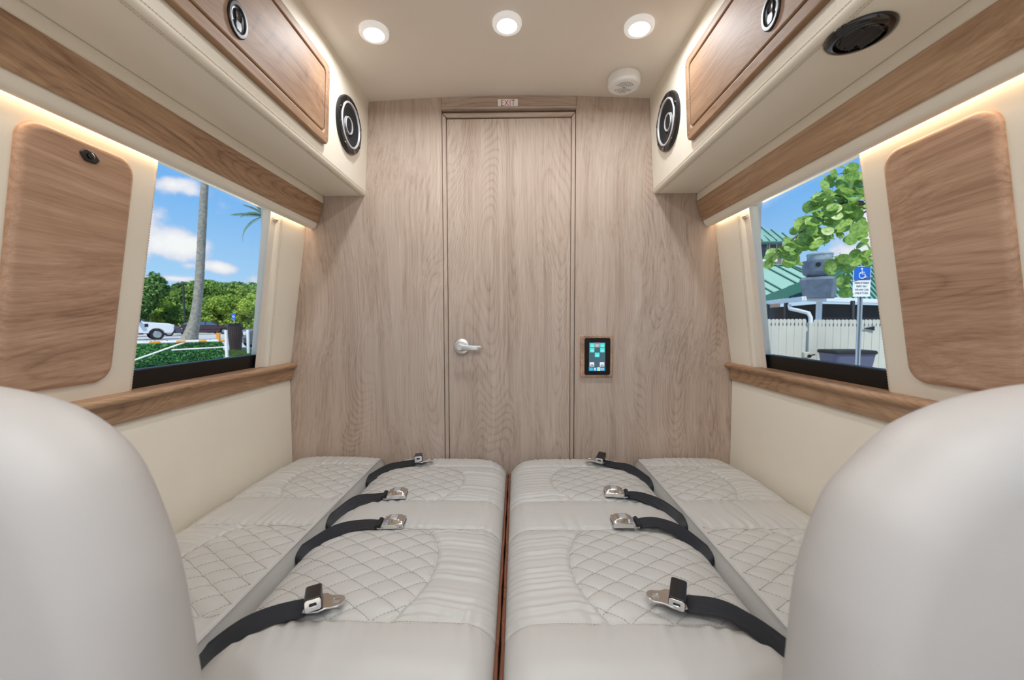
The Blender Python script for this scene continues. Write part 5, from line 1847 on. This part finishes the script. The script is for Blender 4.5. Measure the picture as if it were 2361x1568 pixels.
# plastic bin in front of the fence
cn0, cn1 = at(1908, 812, 9.2), at(2004, 812, 9.2)
cn = thing('wheelie_bin', 'blue-grey plastic bin behind the sign post at the fence', 'bin', ((cn0.x + cn1.x) / 2, 9.2, GZ))
CANB = pbr('bin_blue_grey', S(88, 92, 116), .5)
cw = (cn1.x - cn0.x) / 2
cxx = (cn0.x + cn1.x) / 2
m = MB()
m.loft([[(cxx + a, 9.25 + b, z_) for a, b in rrect(-cw * k_, cw * k_, -.3 * k_, .3 * k_, .1, 4)] for k_, z_ in ((0.82, GZ), (0.97, cn0.z - 0.06), (1.0, cn0.z - .02))])
m.build('bin_body', CANB, cn)
m = MB()
m.loft([[(cxx + a, 9.25 + b, z_) for a, b in rrect(-cw * k_, cw * k_, -.32 * k_, .32 * k_, .1, 4)] for k_, z_ in ((1.0, cn0.z - .03), (1.02, cn0.z + .01), (.98, cn0.z + .05))])
m.build('bin_rim', RUBBER, cn)

# disabled-parking sign
sg0, sg1 = at(1969, 614, 7.4), at(2006.5, 684, 7.4)
sx0, sx1, sz0, sz1 = sg0.x, sg1.x, sg1.z, sg0.z
sxm = (sx0 + sx1) / 2
pk_ = thing('parking_sign', 'blue and white disabled parking sign on a metal post', 'sign', (sxm, 7.4, GZ), 'blue parking signs')
m = MB()
m.prism([(sxm - .02, 7.42), (sxm - .045, 7.42), (sxm - .045, 7.43), (sxm - .028, 7.43), (sxm - .018, 7.46), (sxm + .018, 7.46), (sxm + .028, 7.43), (sxm + .045, 7.43), (sxm + .045, 7.42), (sxm + .02, 7.42), (sxm + .012, 7.45), (sxm - .012, 7.45)], GZ, sz1 - .03, 'z')
m.build('sign_post', GALV, pk_, smooth=False)
hz2 = sz0 + (sz1 - sz0) * 0.54
m = MB()
plate(m, rrect(sx0, sx1, sz0, sz1, .022, 4), lambda u, v, l: (u, 7.412 - .006 * l, v))
m.build('sign_plate', SIGNW, pk_, smooth=False)
m = MB()
plate(m, rrect(sx0 + .008, sx1 - .008, hz2, sz1 - .008, .016, 4), lambda u, v, l: (u, 7.406 - .0015 * l, v))
m.build('blue_field', BLUESIGN, pk_, smooth=False)
cxs, czs = sxm + .01, (hz2 + sz1) / 2 - .005
yS = 7.4035
m = MB()
arc = [(cxs - .012 + .056 * math.cos(a), yS, czs - .035 + .056 * math.sin(a)) for a in np.linspace(math.radians(110), math.radians(345), 22)]
m.tube(arc, .0085, 6)
m.tube([(cxs - .018, yS, czs + .058), (cxs - .010, yS, czs - .012), (cxs + .036, yS, czs - .012), (cxs + .056, yS, czs - .072), (cxs + .078, yS, czs - .064)], .0095, 6)
m.tube([(cxs - .014, yS, czs + .022), (cxs + .032, yS, czs + .022)], .0075, 6)
m.lathe([(0.017, -.004), (.017, .004), (0.0, .004)], (cxs - .020, yS, czs + .088), (0, -1, 0), 14)
m.build('wheelchair_symbol', SIGNW, pk_)
for k, ln in enumerate(('PARKING BY DISABLED', 'PERMIT ONLY', 'TOW-AWAY ZONE', '$ FINE UP TO $250')):
    text_mesh('lettering', ln, 0.052, SIGNK, pk_, Matrix.Translation((sxm, 7.404, hz2 - .052 - k * .063)) @ FACE_CAM, .0006, sx=(0.50, .62, .56, .56)[k])

# sea-grape tree: trunk right of the window, boughs reaching across it
GT = thing('sea_grape_tree', 'sea grape tree with large round leaves reaching across the window', 'tree', (at(2130, 740, 6.2).x, 6.2, GZ))
bx0 = GT.location.x
boughs = [[(2130, 840, 6.2), (2120, 640, 6.2), (2080, 560, 6.15), (2010, 480, 6.1), (1950, 470, 6.0), (1890, 500, 5.95), (1830, 550, 5.9), (1775, 595, 5.85)],
          [(2080, 560, 6.15), (2030, 500, 6.1), (1985, 420, 6.0), (1945, 400, 6.0), (1900, 415, 5.95)],
          [(2120, 640, 6.2), (2050, 590, 6.1), (1990, 595, 6.0), (1935, 612, 5.95), (1910, 614, 5.9)],
          [(2120, 660, 6.2), (2040, 640, 6.05), (1985, 645, 5.95), (1945, 655, 5.9)],
          [(2010, 480, 6.1), (1960, 510, 6.0), (1930, 540, 5.95)], [(2010, 480, 6.1), (1925, 450, 6.0), (1870, 455, 5.95)]]
for bi, bgh in enumerate(boughs):
    P3 = [at(*q) for q in bgh]
    if bi == 0:
        P3[0].z = GZ
    path = smooth_path(P3, 40)
    n = len(path)
    r0 = 0.10 if bi == 0 else 0.012
    MB().tube(path, [max(0.005, r0 * (1 - i / n) ** 1.5 + 0.004) for i in range(n)], 8).build('trunk' if bi == 0 else 'bough', BARKB, GT)


def leaf_mesh(seed):
    g = np.random.default_rng(seed)
    n = 18
    m_ = MB()
    rings_ = []
    for rr, zc in ((1.0, 0.0), (0.55, 0.06), (0.04, 0.02)):
        rings_.append([((rr * (1.0 + 0.04 * math.sin(3 * a + seed)) * math.cos(a) * 0.96, rr * math.sin(a), zc * (1 + .3 * math.cos(a)) + 0.10 * rr * rr * abs(math.cos(a)))) for a in [2 * math.pi * k / n for k in range(n)]])
    m_.loft(rings_, caps=False)
    m_.add([rings_[2][k] for k in range(n)], [tuple(range(n))])
    m_.tube([(0, -1.0, 0.0), (0.0, -1.35, -0.06)], 0.045, 4)
    me = bpy.data.meshes.new('leaf')
    me.from_pydata(m_.v, [], m_.f)
    me.shade_smooth()
    me.materials.append(GRAPE)
    return me


LM = [leaf_mesh(k) for k in range(4)]
blobs_px = [(1965, 410, 32, 34), (1915, 425, 26, 16), (1985, 460, 30, 30), (1940, 470, 34, 34), (1895, 480, 30, 24), (1955, 520, 34, 34), (1905, 525, 36, 36), (1862, 530, 26, 22), (1992, 530, 18, 16),
            (1840, 558, 28, 22), (1810, 582, 18, 12), (1776, 598, 15, 7), (1985, 585, 24, 16), (1950, 605, 22, 13), (1918, 612, 10, 5), (2003, 598, 9, 5), (1940, 648, 11, 6), (1949, 676, 4, 2), (1830, 600, 14, 6), (1880, 560, 18, 10)]
g_ = np.random.default_rng(21)
nleaf = 0
for (bx_, by_, br_, cnt) in blobs_px:
    for k in range(max(2, round(cnt * (0.78 if cnt > 12 else 1.0)))):
        if nleaf >= 299:
            break
        a, r_ = g_.uniform(0, 6.28), br_ * math.sqrt(g_.random())
        p_ = at(bx_ + r_ * math.cos(a), by_ + r_ * math.sin(a), 5.95 + g_.uniform(-.28, .28))
        o = bpy.data.objects.new('leaf', LM[nleaf % 4])
        COL.objects.link(o)
        o.parent = GT
        sz = g_.uniform(0.058, 0.098)
        dv = Vector((g_.normal() * .55 - .35, -0.75 + g_.normal() * .45, 0.45 + g_.normal() * .5)).normalized()
        q = dv.to_track_quat('Z', 'Y').to_matrix().to_4x4() @ Matrix.Rotation(g_.uniform(0, 6.28), 4, 'Z')
        o.matrix_parent_inverse = Matrix.Translation(-Vector(GT.location))
        o.matrix_basis = Matrix.Translation(p_) @ q @ Matrix.Diagonal((sz, sz, sz, 1))
        nleaf += 1
